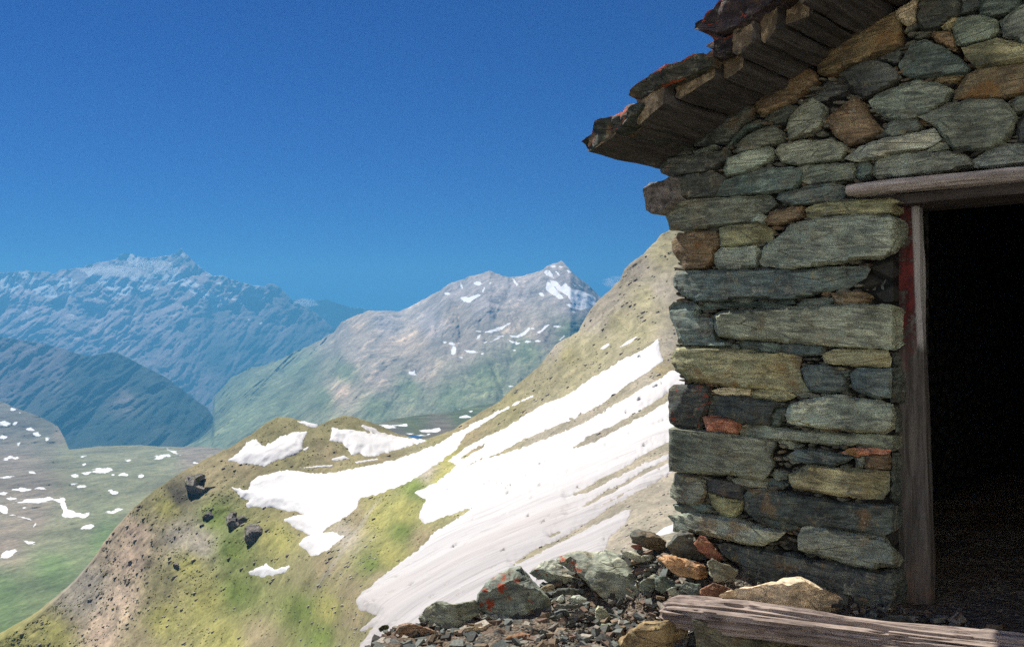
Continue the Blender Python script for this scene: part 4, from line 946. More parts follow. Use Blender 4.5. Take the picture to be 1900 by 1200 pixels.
# roof: timbers running into the hut, slates on top
roof_g = bpy.data.objects.new('roof', None); COL.objects.link(roof_g); roof_g.parent = hut
starts = [(1104,288),(1163,252),(1190,234),(1250,188),(1328,140),(1370,112),(1412,77),(1448,49),(1497,17)]
S3 = [P(x, y, -.45) for x, y in starts]
ss = [p[0] for p in S3]; zz = [p[2] for p in S3]
while ss[-1] < RS-.1: ss.append(ss[-1]+.15); zz.append(zu(ss[-1])+.02)
ends = [-.52, -.42, -.50, -.44, -.40, -.50, -.46, -.40]
for i in range(len(ss)-1):
    dz = (.0, .012, -.006, .008, -.012, .006, -.010, .004)[i % 8]
    x0, x1 = ss[i]+.004, ss[i+1]-.004; z0, z1 = zz[i]+dz, zz[i+1]+dz-.01
    h = (.075, .10, .12, .12, .13, .12, .13, .12)[i % 8]
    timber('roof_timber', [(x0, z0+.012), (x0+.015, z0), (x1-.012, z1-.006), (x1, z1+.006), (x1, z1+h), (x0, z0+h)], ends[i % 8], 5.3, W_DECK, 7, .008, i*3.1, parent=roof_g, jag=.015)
prism_bm = prism([(RS-.1, RZ+.02), (WS+.3, zu(-.25)), (WS+.3, zu(-.25)+.1), (RS-.1, RZ+.14)], -.45, 5.3)
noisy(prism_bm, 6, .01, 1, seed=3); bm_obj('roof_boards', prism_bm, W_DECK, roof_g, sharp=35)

SLATE = STONE
def slate(poly_xz, y0, y1, seed, orange=.9, amp=.012):
    bm = prism(poly_xz, y0, y1, jag=.02)
    bmesh.ops.triangulate(bm, faces=bm.faces)
    for _ in range(8):
        es = [e for e in bm.edges if e.calc_length() > (.028 if min(e.verts[0].co.y, e.verts[1].co.y) < .0 else .25)]
        if not es or len(bm.verts) > 9000: break
        bmesh.ops.subdivide_edges(bm, edges=es, cuts=1)
        bmesh.ops.triangulate(bm, faces=[f for f in bm.faces if len(f.verts) > 3])
    bm.normal_update()
    for v in bm.verts:
        n = v.normal; q = v.co
        v.co = q+n*amp*mnoise.fractal(Vector((q.x*12+seed, q.y*12, q.z*40)), 1., 2., 5)+Vector((0, -.03*mnoise.noise(Vector((q.x*16, q.z*16, seed))) if q.y < y0+.08 else 0, 0))
    o = bm_obj('roof_slate', bm, SLATE, roof_g, sharp=32)
    o['tint'] = tuple(x*random.uniform(.8, 1.1) for x in (.060, .058, .055)); o['rust'] = .2; o['lich'] = .25; o['orange'] = orange
    nz = np.zeros(len(o.data.vertices)*3); o.data.vertices.foreach_get('normal', nz); nz = nz.reshape(-1, 3)
    vfloat(o, np.clip(nz[:, 2]*1.3-nz[:, 0]*.9, -1.2, 1)*.9, 'orangev')
    return o
slate(pp([(1090,265),(1100,250),(1113,236),(1124,222),(1136,218),(1146,217),(1160,206),(1172,200),(1184,190),(1196,196),(1180,224),(1152,248),(1118,268),(1104,282),(1096,276)], -.5), -.53, .9, 1.0, .8)
slate(pp([(1171,179),(1178,170),(1188,158),(1200,147),(1212,138),(1226,132),(1248,128),(1270,116),(1288,109),(1303,101),(1314,101),(1318,122),(1290,136),(1255,152),(1235,160),(1216,170),(1190,186),(1180,184)], -.5), -.52, .9, 2.0)
slate(pp([(1299,58),(1304,50),(1317,40),(1321,31),(1335,22),(1336,14),(1345,8),(1360,0),(1390,-18),(1430,-45),(1490,-70),(1500,-40),(1470,-14),(1432,8),(1398,40),(1372,52),(1340,63),(1318,62)], -.5), -.54, .9, 3.0, 1.0)
slate(pp([(1314,66),(1317,73),(1308,83),(1320,88),(1315,99),(1325,103),(1345,92),(1378,72),(1396,54),(1372,58),(1340,68)], -.5), -.47, .9, 4.0, .6)
s0, z0 = P(1470, -40, -.5)[0], P(1470, -40, -.5)[2]
k = 0
while s0 < RS:
    s1 = s0+.36
    slate([(s0, zu(s0)+.13), (s0+.02, zu(s0)+.20), (s1+.05, zu(s1)+.19), (s1+.06, zu(s1)+.14)], -.5-.04*(k % 2), .9, 5.0+k); s0 = s1; k += 1
# courses further back and the far slope
for row in range(6):
    y0 = .80+row*.75
    for k in range(6):
        a = -.16+k*.37; b = a+.42
        slate([(a, zu(a)+.135), (a, zu(a)+.185), (b, zu(b)+.175), (b, zu(b)+.13)], y0, y0+.80, 20+row*7+k, .8, .008)
slate([(RS-.05, RZ+.17), (RS, RZ+.24), (WS+.38, zu(-.32)+.20), (WS+.38, zu(-.32)+.13)], -.5, 5.3, 77.0, .8, .008)
# ------------------------------------------------------------------ the yard in front of the hut
def yard_z(x, y):
    x = np.asarray(x, float); y = np.asarray(y, float)
    s = (x-.80)*HX[0]+(y-4.53)*HX[1]; w = (x-.80)*HY[0]+(y-4.53)*HY[1]      # along and into the hut
    base = -1.18+np.where(w > 0, 0, np.where(w > -.35, .65*w, -.2275+.06*(w+.35)))+.05*np.minimum(s, 0)
    base = np.maximum(base, -1.85+.02*x)
    edge = 4.70+.66*np.minimum(x-.05, 0)+.04*np.sin(x*9)
    hidden = np.clip((s+.12)/.3, 0, 1)*(w > -.3)      # level under the hut
    dy = np.maximum(y-edge, 0)*(1-hidden)
    dx = np.maximum(-.66-x+.05*np.sin(y*5), 0)*np.clip((y-2.2)/1.5, 0, 1)
    return base-.85*dy-.75*dx-.03*np.maximum(-y, 0)
gx = np.concatenate([np.linspace(-14, -2, 25)[:-1], np.linspace(-2, 2.6, 231), np.linspace(2.6, 9, 20)[1:]])
gy = np.concatenate([np.linspace(-8, 2.6, 25)[:-1], np.linspace(2.6, 6.0, 171), np.linspace(6.0, 11.5, 30)[1:]])
X_, Y_ = np.meshgrid(gx, gy)
Z_ = yard_z(X_, Y_)+.035*fbm(X_*2.2, Y_*2.2, 0, 4)+.012*fbm(X_*11, Y_*11, 2, 4)
ny, nx = X_.shape; idx = np.arange(nx*ny).reshape(ny, nx)
t = NT('yard_grit'); p = t.pos()
n1 = t.noise(p, 3.0, 5, .6); n2 = t.noise(p, 38, 6, .7); vz = t.voro(p, 70, 'F1', 'Color'); vd = t.voro(p, 70)
sv = t.n('ShaderNodeSeparateColor'); t.set(sv.inputs[0], vz)
col = t.ramp(sv.outputs[0], [(0, (.05, .05, .045)), (.35, (.12, .11, .09)), (.7, (.20, .165, .12)), (1, (.30, .27, .22))])
col = t.mix(t.mr(n1, .4, .65, 0, .6), col, (.13, .085, .05))
col = t.mix(.6, col, t.mix(1, col, t.ramp(n2, [(.3, .4), (.7, 1.5)]), 'MULTIPLY'))
M_YARD = t.done(col, .95, t.bump(t.math('ADD', t.math('MULTIPLY', vd, -.6), n2), 1., .02))
yard = mesh_obj('ground', np.stack([X_, Y_, Z_], -1).reshape(-1, 3), np.stack([idx[:-1, :-1], idx[:-1, 1:], idx[1:, 1:], idx[1:, :-1]], -1).reshape(-1, 4), M_YARD)
yard['kind'] = 'structure'

# unseen hillside added behind the viewer to bounce light onto the shaded front
hx, hy = np.meshgrid(np.linspace(-60, 70, 90), np.linspace(-6, -60, 60))
hz = -1.6+np.clip(-hy-6.5, 0, None)*.80+.12*(hx-2)*np.clip((-hy-8)/25, 0, 1)-.30*np.maximum(-12-hx, 0)*np.clip((30+hy)/20, 0, 1)+.9*fbm(hx/9, hy/9, 2.0, 5)*np.clip((-hy-8)/6, 0, 1)
ix_ = np.arange(hx.size).reshape(hx.shape)
bounce_hill = mesh_obj('bounce_hillside', np.stack([hx, hy, hz], -1).reshape(-1, 3), np.stack([ix_[:-1, 1:], ix_[:-1, :-1], ix_[1:, :-1], ix_[1:, 1:]], -1).reshape(-1, 4), M_NEAR)
bounce_hill['kind'] = 'structure'
hn_ = np.clip(fbm(hx/7, hy/12, 5.0, 4)*4+1.1, 0, 1)[..., None]
vcol(bounce_hill, (np.array(SC)*(1-hn_)+hn_*np.array([.74, .73, .71])).reshape(-1, 3)); vfloat(bounce_hill, np.full(hx.size, .6), 'rocky')

def ground_hit(px, py):
    d = ray(px, py); k = 2.0
    while k < 9:
        if d[2]*k < yard_z(d[0]*k, k): return k
        k += .01
    return 4.6

def loose_rock(label, poly, tint='g', D=None, lean=.35, thick=.10, ridge=(), under=(), rust=.2, lich=.4, orange=0., sink=.0, rough=.010, olight=None, name='rock', group='loose rocks beside the hut', bed=None):
    """a solid boulder: its outline seen from the front, ridge points that stand out towards the front, and a rounded back of the same kind"""
    seed = sum(ord(c) for c in label)*.137
    pts = [Vector((x, y)) for x, y in poly]
    yb = max(p.y for p in pts); xb = sum(p.x for p in pts)/len(pts)
    if D is None: D = ground_hit(xb, min(yb, 1235)-6)-thick*.3
    s = D/F
    A = np.array([(p.x, p.y) for p in pts])
    n = len(pts)
    cx, cy = A.mean(0)
    inner = [(Vector((r[0], r[1])), r[2]) for r in ridge]
    if not inner:
        rr = random.Random(int(seed*100))
        lo, hi = A.min(0), A.max(0)
        tries = 0
        while len(inner) < 4 and tries < 200:
            tries += 1
            x = rr.uniform(lo[0], hi[0]); y = rr.uniform(lo[1], hi[1])
            d = poly_sdf(np.array([x]), np.array([y]), A)[0]
            if d > .16*min(hi-lo) and all(math.hypot(x-q[0].x, y-q[0].y) > .25*min(hi-lo) for q in inner): inner.append((Vector((x, y)), rr.uniform(.7, 1.1)))
    cen = Vector((cx, cy)); ins = []
    for k in range(n):
        a_, b_ = pts[k], pts[(k+1) % n]
        for f_ in (0., .5):
            q_ = a_.lerp(b_, f_); q2 = q_.lerp(cen, .13)
            dd_ = poly_sdf(np.array([q2.x]), np.array([q2.y]), A)[0]
            if dd_ > .03*(A.max(0)-A.min(0)).min() and all((q2-r[0]).length > .06*(A.max(0)-A.min(0)).min() for r in inner+ins): ins.append((q2, .62+.16*math.sin(k*2.3+seed)))
    inner = inner+ins
    allp = pts+[q[0] for q in inner]
    vv, ee, ff, ov, *_ = delaunay_2d_cdt(allp, [(i, (i+1) % n) for i in range(n)], [], 1, 1e-4)
    bul = np.zeros(len(vv))
    for i, l in enumerate(ov):
        for k in l:
            if k >= n: bul[i] = inner[k-n][1]
    onr = np.array([any(k < n for k in l) for l in ov])
    zb = (600-yb)*s
    def W(i, front):
        x, y = vv[i]; h = (600-y)*s-zb
        d = D+lean*h+(-thick*bul[i] if front else thick*1.3*bul[i])
        return ray(x, y)*d
    bm = bmesh.new()
    fr = [bm.verts.new(W(i, True)) for i in range(len(vv))]
    bk = [fr[i] if onr[i] else bm.verts.new(W(i, False)) for i in range(len(vv))]
    for f in ff:
        bm.faces.new([fr[i] for i in f])
        try: bm.faces.new([bk[i] for i in reversed(f)])
        except ValueError: pass
    org = ray(xb, yb)*D
    size = math.sqrt(max(1e-9, sum(f.calc_area() for f in bm.faces)*.5))
    # split the plain faces finely, then weather them
    target = max(.011, size/34)
    for _ in range(7):
        es = [e for e in bm.edges if e.calc_length() > target]
        if not es or len(bm.verts) > 14000: break
        bmesh.ops.subdivide_edges(bm, edges=es, cuts=1)
        bmesh.ops.triangulate(bm, faces=[f for f in bm.faces if len(f.verts) > 3])
    bm.normal_update()
    k = 1/size
    # broken faces: planes that slice off the swells
    co = np.array([v.co for v in bm.verts]); cc = co.mean(0); rp = random.Random(int(seed*977))
    for _ in range(13):
        nv_ = np.array([rp.gauss(0, .42), -1. if rp.random() < .75 else 1., rp.gauss(.12, .42)]); nv_ /= np.linalg.norm(nv_)
        pr = (co-cc)@nv_; lim = pr.max()-rp.uniform(.04, .20)*(pr.max()-pr.min()); ex_ = np.maximum(pr-lim, 0)
        co = co-np.outer(ex_*.92, nv_)
    for v, c_ in zip(bm.verts, co): v.co = c_
    bm.normal_update()
    bd = Vector(bed).normalized() if bed else Vector((.25, -.2, 1)).normalized()
    for v in bm.verts:
        q = v.co; b = q.dot(bd)
        a1 = mnoise.fractal(Vector((q.x*3.2*k+seed, q.y*3.2*k, q.z*3.2*k)), 1., 2., 3)
        a2 = mnoise.noise(Vector((q.x*5*k, b*26*k+seed, q.z*5*k)))
        a3 = mnoise.fractal(Vector((q.x*40, q.y*40, q.z*40+seed)), 1., 2., 3)
        v.co = q+v.normal*(rough*(a1*.9*min(1., size/.25)+a2*.8*min(1., size/.2)+a3*.30))
    for v in bm.verts: v.co -= Vector(org)
    o = bm_obj(name, bm, ROCK, None, sharp=28, loc=org)
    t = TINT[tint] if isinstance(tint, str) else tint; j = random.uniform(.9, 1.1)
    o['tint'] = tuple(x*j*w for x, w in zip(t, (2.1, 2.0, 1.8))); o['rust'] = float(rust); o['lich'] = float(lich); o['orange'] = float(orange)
    if olight:
        co = np.zeros(len(o.data.vertices)*3); o.data.vertices.foreach_get('co', co); co = co.reshape(-1, 3)+org
        qx = 950+F*co[:, 0]/co[:, 1]; qy = 600-F*co[:, 2]/co[:, 1]
        w = np.full(len(co), -2.0)
        for (x, y, r) in olight: w = np.maximum(w, .75-1.35*np.hypot(qx-x, qy-y)/r)
        vfloat(o, w, 'orangev')
    elif orange: vfloat(o, np.full(len(o.data.vertices), 0.0), 'orangev')
    return tag(o, label, 'rock', group)

z9 = 600/1900
B9 = lambda p: Z(640, 940, z9, p)
B9r = lambda p: [(640+q[0]*z9, 940+q[1]*z9, q[2]) for q in p]
BB = lambda p: Z(950, 1000, 1/6., p)
BBr = lambda p: [(950+q[0]/6., 1000+q[1]/6., q[2]) for q in p]
BA = lambda p: Z(700, 1000, 1/6., p)
BAr = lambda p: [(700+q[0]/6., 1000+q[1]/6., q[2]) for q in p]
A7r = lambda p: [(1220+q[0]*k_, 880+q[1]*k_, q[2]) for q in p]
k_ = 320/1200
grn = (.145, .165, .142); blu = (.105, .130, .128); tan = (.200, .180, .130)
LR = loose_rock
LR('greenish flat-topped rock with a black undercut at the left end of the rubble', BA([(400,885),(470,810),(600,705),(660,692),(800,712),(1000,700),(1080,690),(1120,740),(1140,830),(1060,890),(1000,960),(960,990),(880,1010),(700,1015),(560,960),(460,940)]), (.125,.135,.11), lean=.7, thick=.13,
   ridge=BAr([(560,830,.9),(660,860,1.25),(850,890,1.2),(1000,860,.8),(720,770,.5),(600,900,.55),(800,960,.5)]), orange=.5, olight=[(835,1132,9)], lich=.5)
LR('blue-grey pointed boulder dotted all over with orange lichen', BA([(1080,690),(1100,600),(1170,520),(1230,450),(1400,350),(1480,300),(1600,290),(1625,340),(1700,420),(1830,560),(1950,690),(2000,790),(1990,860),(1900,900),(1700,915),(1560,900),(1480,860),(1380,850),(1220,850),(1200,830),(1120,790)]), (.120,.140,.128), lean=1.25, thick=.17,
   ridge=BAr([(1480,480,1.1),(1640,640,1.25),(1560,800,1.0),(1300,640,.9),(1800,700,.9),(1250,760,.6)]), orange=1., olight=[(910,1065,30),(935,1070,24),(960,1078,16),(930,1090,26),(900,1095,20),(910,1120,30),(985,1115,16),(990,1140,22),(975,1135,14),(945,1110,14),(895,1120,22)], lich=.55, bed=(.7,-.2,.5))
LR('grey slab with an orange lichen tip leaning between two bigger boulders', BB([(185,370),(200,320),(320,225),(400,187),(450,205),(510,245),(600,310),(720,380),(840,480),(900,560),(890,660),(830,650),(790,600),(720,560),(560,545),(480,520),(360,450),(260,460)]), (.165,.18,.16), lean=1.5, thick=.09,
   ridge=BBr([(330,330,1.),(480,330,1.),(600,420,.95),(720,500,.85),(420,440,.9),(300,400,.8)]), orange=1., olight=[(1000,1060,20),(1015,1066,14),(990,1050,14),(1010,1035,10)], lich=.35, bed=(.5,-.4,.7))
LR('big grey-green slab with a splash of orange lichen on its upper left corner', BB([(500,220),(530,180),(640,120),(690,90),(780,100),(860,125),(940,115),(1040,90),(1140,120),(1220,170),(1330,260),(1400,320),(1500,400),(1420,470),(1430,540),(1480,640),(1620,790),(1640,860),(1500,880),(1350,890),(1210,880),(1120,800),(1010,670),(900,560),(830,470),(700,370),(600,300),(520,260)]), (.165,.180,.155), lean=1.45, thick=.13,
   ridge=BBr([(700,220,.9),(900,260,1.05),(1100,280,1.1),(1300,380,.95),(1000,420,1.),(1200,560,1.1),(1100,650,1.),(1350,720,1.),(1250,800,.8)]), orange=1., olight=[(1045,1037,22),(1062,1046,22),(1075,1058,16),(1150,1021,5)], lich=.5, bed=(.5,-.4,.7))
LR('rust-brown rock with a pale grey streak at the bottom edge of the rubble', BA([(80,1140),(120,1090),(200,1010),(240,950),(330,930),(440,955),(560,990),(700,1060),(820,1110),(900,1160),(960,1240),(900,1330),(500,1360),(150,1330),(80,1250)]), (.17,.115,.085), D=4.1, lean=.9, thick=.14, ridge=BAr([(300,1020,.8),(420,1080,1.1),(600,1130,1.1),(760,1190,1.),(250,1150,.9)]), rust=.5, lich=.5, orange=.8, olight=[(743,1190,8)])
LR('small cream-coloured rock with a dark shadowed notch below the undercut rock', BA([(960,1000),(1010,980),(1100,970),(1240,985),(1230,1060),(1150,1120),(1050,1080),(990,1050)]), (.25,.21,.155), thick=.05, rust=.2)
LR('little grey pebble-topped stone left of the cream rock', BA([(770,1050),(850,1010),(950,1020),(980,1085),(880,1100)]), tan, thick=.035)
LR('flat lilac-grey and tan slab lying in front of the orange-dotted boulder', BA([(1130,850),(1200,830),(1380,840),(1500,860),(1510,930),(1440,985),(1330,985),(1210,920)]), (.20,.20,.18), lean=1.2, thick=.03)
LR('pale green block with an orange stain at the foot of the big slab', BB([(1400,500),(1450,460),(1590,385),(1690,430),(1640,490),(1590,560),(1570,660),(1500,640),(1440,590)]), (.17,.20,.175), D=4.28, lean=1.0, thick=.06, rust=.5)
LR('flat pale green stone tucked between the big slab and the dark oval stone', BB([(1215,140),(1320,130),(1440,185),(1590,175),(1620,210),(1580,250),(1440,255),(1350,240),(1260,190)]), (.17,.19,.165), D=4.50, lean=1.0, thick=.035)
LR('dark oval stone on top of the pile against the snow and scree', B9([(1668,160),(1720,130),(1820,150),(1892,200),(1898,262),(1830,267),(1750,237),(1690,210)]), 'd', D=4.62, lean=1.2, thick=.08)
LR('small maroon stone under the dark oval stone', BB([(1320,80),(1370,55),(1440,65),(1460,110),(1380,120)]), (.16,.07,.06), D=4.60, lean=.5, thick=.03)
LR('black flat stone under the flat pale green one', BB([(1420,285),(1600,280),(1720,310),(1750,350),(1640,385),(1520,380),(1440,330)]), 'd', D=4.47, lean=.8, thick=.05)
LR('brown-tan rock with a black face in the bottom centre next to the log', [(1140,1215),(1152,1185),(1170,1166),(1195,1150),(1215,1152),(1245,1150),(1282,1149),(1288,1180),(1290,1230),(1200,1260),(1140,1240)], (.155,.115,.065), D=3.85, lean=.2, thick=.12, ridge=[(1185,1180,1.),(1205,1195,1.1),(1250,1170,.7),(1240,1215,1.)], rust=.6)
LR('smooth bluish-green slab half sunk in the grit at the bottom edge', BB([(330,1200),(350,1120),(450,1065),(540,1085),(600,1130),(640,1230),(500,1290),(340,1270)]), (.15,.185,.165), D=4.05, lean=1.0, thick=.04)
LR('dull red stone in the grit at the bottom edge', BA([(1410,1110),(1480,1060),(1620,1040),(1700,1060),(1690,1150),(1640,1230),(1450,1240)]), (.17,.09,.065), D=4.0, lean=.9, thick=.05, rust=.5)
LR('mossy green slab lying flat beneath the overhang of the big slab', BB([(900,1010),(1000,930),(1180,920),(1330,940),(1310,1010),(1240,1090),(1100,1130),(960,1110)]), (.16,.18,.13), D=4.07, lean=1.2, thick=.035, lich=.8)
LR('small tan stone in the gap left of the leaning grey slab', BB([(320,545),(370,510),(450,500),(480,525),(460,570),(380,580)]), tan, lean=.7, thick=.035, D=4.36)
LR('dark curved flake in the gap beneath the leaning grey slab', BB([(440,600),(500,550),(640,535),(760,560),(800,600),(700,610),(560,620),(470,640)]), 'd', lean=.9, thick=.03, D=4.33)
LR('pale triangular chip in the gap beneath the leaning grey slab', BB([(495,680),(520,625),(570,605),(585,640),(580,690),(530,700)]), (.22,.23,.205), lean=.5, thick=.02, D=4.29)
LR('light grey flat stone in front of the dark curved flake', BB([(600,680),(680,630),(760,620),(830,660),(840,690),(760,720),(660,720)]), (.19,.205,.18), lean=1., thick=.03, D=4.27)
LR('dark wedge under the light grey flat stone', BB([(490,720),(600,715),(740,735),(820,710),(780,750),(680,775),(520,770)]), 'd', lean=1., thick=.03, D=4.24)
LR('lichen-speckled green stone between the wedge and the big slab edge', BB([(925,790),(960,740),(1040,780),(1100,860),(1090,900),(1000,910),(935,870)]), (.18,.185,.135), lean=.6, thick=.05, lich=.8, D=4.2)
# stones piled against the foot of the pillar
LR('dark grey block in the pile touching the corner of the hut', A7([(65,500),(120,415),(170,388),(250,400),(275,470),(345,560),(320,612),(220,592),(110,560)]), 'd', D=4.30, lean=.8, thick=.09, lich=.3)
LR('dark red narrow stone wedged in the pile under the corner slab', A7([(253,480),(290,422),(335,430),(400,510),(472,590),(440,612),(370,592),(290,532)]), (.13,.055,.04), D=4.20, lean=.3, thick=.05)
LR('long orange and pale split slab in the pile by the corner', A7([(-10,570),(60,553),(200,590),(320,620),(362,680),(367,742),(250,727),(140,702),(60,642)]), (.25,.15,.085), D=4.17, lean=1.0, thick=.06, rust=.9)
LR('speckled grey-green upright stone next to the orange slab', A7([(348,602),(380,583),(470,620),(568,660),(545,740),(500,757),(390,752),(358,690)]), (.16,.165,.135), D=4.06, lean=.8, thick=.07, lich=.6)
LR('red-topped dark stone in front of the speckled upright stone', A7([(298,802),(390,750),(440,765),(512,790),(440,842),(350,864),(308,832)]), (.15,.085,.06), D=4.0, lean=.5, thick=.05, rust=.7)
LR('small slate-green chunk left of the red-topped dark stone', A7([(148,792),(190,748),(300,760),(315,830),(240,852)]), 't', D=4.08, lean=.4, thick=.04)
LR('pale green chip lying above the left end of the log', A7([(58,802),(120,778),(155,830),(100,852)]), (.16,.18,.155), D=4.12, lean=.6, thick=.025)
LR('dark slab tipped behind the pale green chip', A7([(-20,720),(40,700),(130,745),(120,790),(30,830),(-15,800)]), 't', D=4.2, lean=.5, thick=.04)
LR('big pale cream-pink boulder behind the grey log', A7([(420,852),(470,815),(580,790),(690,758),(830,748),(880,723),(1000,716),(1080,750),(1170,790),(1240,830),(1320,880),(1365,930),(1375,990),(1300,1020),(1000,1020),(700,960),(500,900)]), (.36,.295,.225), D=3.72, lean=1.0, thick=.13, ridge=A7r([(700,830,.9),(900,790,.9),(1050,830,1.15),(1200,890,1.),(900,900,1.15),(600,850,.7)]), rust=.5, lich=.5)
LR('grey stone behind the log at the foot of the door post', Z(1500, 880, k_, [(475,1005),(560,973),(700,980),(770,1045),(600,1060),(500,1030)]), 'd', D=3.62, lean=.5, thick=.06)
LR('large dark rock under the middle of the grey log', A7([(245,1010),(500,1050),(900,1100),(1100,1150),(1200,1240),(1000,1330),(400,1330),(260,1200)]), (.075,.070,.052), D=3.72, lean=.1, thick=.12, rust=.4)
# rubble inside the doorway
for lab, poly, D in (('dim pointed stone lying on the floor inside the dark doorway', [(1790,1130),(1815,1105),(1850,1108),(1885,1125),(1905,1150),(1880,1175),(1800,1170)], 4.2), ('dim low stones behind the door post inside the doorway', [(1738,1160),(1750,1135),(1775,1130),(1790,1160),(1770,1175)], 4.1)):
    LR(lab, poly, 'g', D=D, lean=.3, thick=.12)

# ---- the weathered log in front of the doorway
La = P(1241, 1131, -.46); Lb = P(1905, 1212, -.38)
Lv = (Lb-La); Ll = np.linalg.norm(Lv)*1.25; ex = Lv/np.linalg.norm(Lv)
Rm = Matrix(((HX[0], HY[0], 0), (HX[1], HY[1], 0), (0, 0, 1)))
wx = Rm @ Vector(ex); wz = Vector((0, 0, 1)); wy = wz.cross(wx).normalized(); wz = wx.cross(wy)
NL, NR = 230, 84
lv = []; 
for i in range(NL+1):
    u = i/NL; x = u*Ll
    for j in range(NR):
        a = j/NR*2*math.pi; c, s_ = math.cos(a), math.sin(a)
        r = .080-.010*u+.012*math.sin(u*7+1.)*(.5+.5*s_)
        gro = mnoise.fractal(Vector((x*1.1, c*3.4, s_*3.4)), 1., 2., 4)*.020+mnoise.noise(Vector((x*2.5, c*11, s_*11)))*.006
        n2 = mnoise.noise(Vector((x*1.3+7, c*6, s_*6)))
        if abs(n2) < .07: gro -= .016*(1-abs(n2)/.07)          # long drying cracks
        r += gro
        endk = min(1, u/.035); rag = .05*mnoise.noise(Vector((c*2.2, s_*2.2, 3.)))+.02*mnoise.noise(Vector((c*7, s_*7, 5.)))
        xx = x+(1-endk)*rag; r *= .62+.38*endk**.5
        yy = r*c*1.0; zz_ = r*s_*.86
        zz_ = max(zz_, -.055)+(-.004 if zz_ < -.055 else 0)
        if s_ > .1 and u < .30: zz_ -= .014*(1-u/.30)*s_
        lv.append((xx, yy, zz_))
lf = [(i*NR+j, i*NR+(j+1) % NR, (i+1)*NR+(j+1) % NR, (i+1)*NR+j) for i in range(NL) for j in range(NR)]
lf += [tuple(range(NR))[::-1], tuple(NL*NR+j for j in range(NR))]
log = mesh_obj('log', lv, lf, W_LOG)
log.data.set_sharp_from_angle(angle=math.radians(45))
M4 = Matrix((wx, wy, wz)).transposed().to_4x4()
org = Vector(HC)+Rm @ Vector(La); M4.translation = org
log.matrix_world = M4
tag(log, 'grey cracked weathered log lying across the front of the doorway', 'log')

# ---- loose grit and chips
def chips(n, sampler, smin, smax, mat, name):
    V = []; Fc = []; Cc = []
    base = np.array([(-1,-1,-1),(1,-1,-1),(1,1,-1),(-1,1,-1),(-1,-1,1),(1,-1,1),(1,1,1),(-1,1,1)], float)
    fcs = [(0,3,2,1),(4,5,6,7),(0,1,5,4),(1,2,6,5),(2,3,7,6),(3,0,4,7)]
    pal = [(.10,.105,.09),(.15,.16,.14),(.06,.06,.055),(.22,.20,.165),(.18,.135,.09),(.30,.27,.22),(.15,.105,.078),(.12,.135,.125)]
    for k in range(n):
        x, y = sampler(); s = smin*(smax/smin)**(rng.random()**2.3)
        b = base*rng.uniform(.55, 1.0, (8, 3))*np.array([s, s*rng.uniform(.5, .9), s*rng.uniform(.2, .5)])*.5
        a = rng.uniform(0, 6.28); tl = rng.normal(0, .35); tl2 = rng.normal(0, .35)
        Rz = np.array([[math.cos(a), -math.sin(a), 0], [math.sin(a), math.cos(a), 0], [0, 0, 1]])
        Rx = np.array([[1, 0, 0], [0, math.cos(tl), -math.sin(tl)], [0, math.sin(tl), math.cos(tl)]])
        Ry = np.array([[math.cos(tl2), 0, math.sin(tl2)], [0, 1, 0], [-math.sin(tl2), 0, math.cos(tl2)]])
        b = b@Rx.T@Ry.T@Rz.T+np.array([x, y, float(yard_z(x, y))+s*.12+.008])
        o_ = len(V); V.extend(b.tolist()); Fc.extend([tuple(o_+i for i in f) for f in fcs])
        c = np.array(pal[rng.integers(len(pal))])*rng.uniform(.75, 1.25); Cc.extend([c]*8)
    o = mesh_obj(name, V, Fc, mat, smooth=False); vcol(o, np.array(Cc)); o['kind'] = 'stuff'
    return o
t = NT('chip_stone'); cc = t.attr('col'); n = t.noise(t.pos(), 90, 5, .65)
M_CHIP = t.done(t.mix(1, cc, t.ramp(n, [(.3, .55), (.7, 1.4)]), 'MULTIPLY'), .9, t.bump(n, .6, .004))
def near_sam():
    while 1:
        x = rng.uniform(-1.0, 1.9); y = rng.uniform(3.2, 5.0)
        if (x-.80)*HY[0]+(y-4.53)*HY[1] < -.02 and y < 4.72+.66*min(x-.05, 0) and x > -.70: return x, y
gr = chips(7500, near_sam, .008, .080, M_CHIP, 'gravel')
tag(gr, 'loose grit and slate chips between the boulders in front of the hut', 'gravel', kind='stuff')

# ---- rock outcrops breaking the grassy slope far below
R10r = lambda p: [(300+q[0]*600/1565, 740+q[1]*600/1565, q[2]) for q in p]
def outcrop(label, poly, ridge, tint=(.15,.14,.13), thick=6., D=None):
    yb = max(p[1] for p in poly); xb = sum(p[0] for p in poly)/len(poly)
    D = D or float(near_depth(np.array(xb), np.array(yb)))-thick*.25
    o = loose_rock(label, poly, tint, D=D, lean=1.9, thick=thick*.8, ridge=ridge, rust=.15, lich=.4, name='rock_outcrop', group='rock outcrops on the grassy slope', rough=.07*thick)
    o['category'] = 'outcrop'; o.data.materials[0] = M_OUT
    return o
t = NT('outcrop_rock'); p = t.pos(); b = t.noise(t.map(p, (.5, .5, 1.6)), .5, 8, .68, .5); f = t.noise(p, 2.2, 6, .7)
col = t.mix(t.mr(b, .35, .65), (.13, .12, .112), (.36, .32, .27)); col = t.mix(.7, col, t.mix(1, col, t.ramp(f, [(.3, .4), (.7, 1.5)]), 'MULTIPLY'))
col = t.mix(t.mr(t.noise(p, .35, 5, .6), .56, .66), col, (.13, .135, .045))
M_OUT = t.done(col, .95, t.bump(t.math('ADD', b, f), 1., .5), .1)
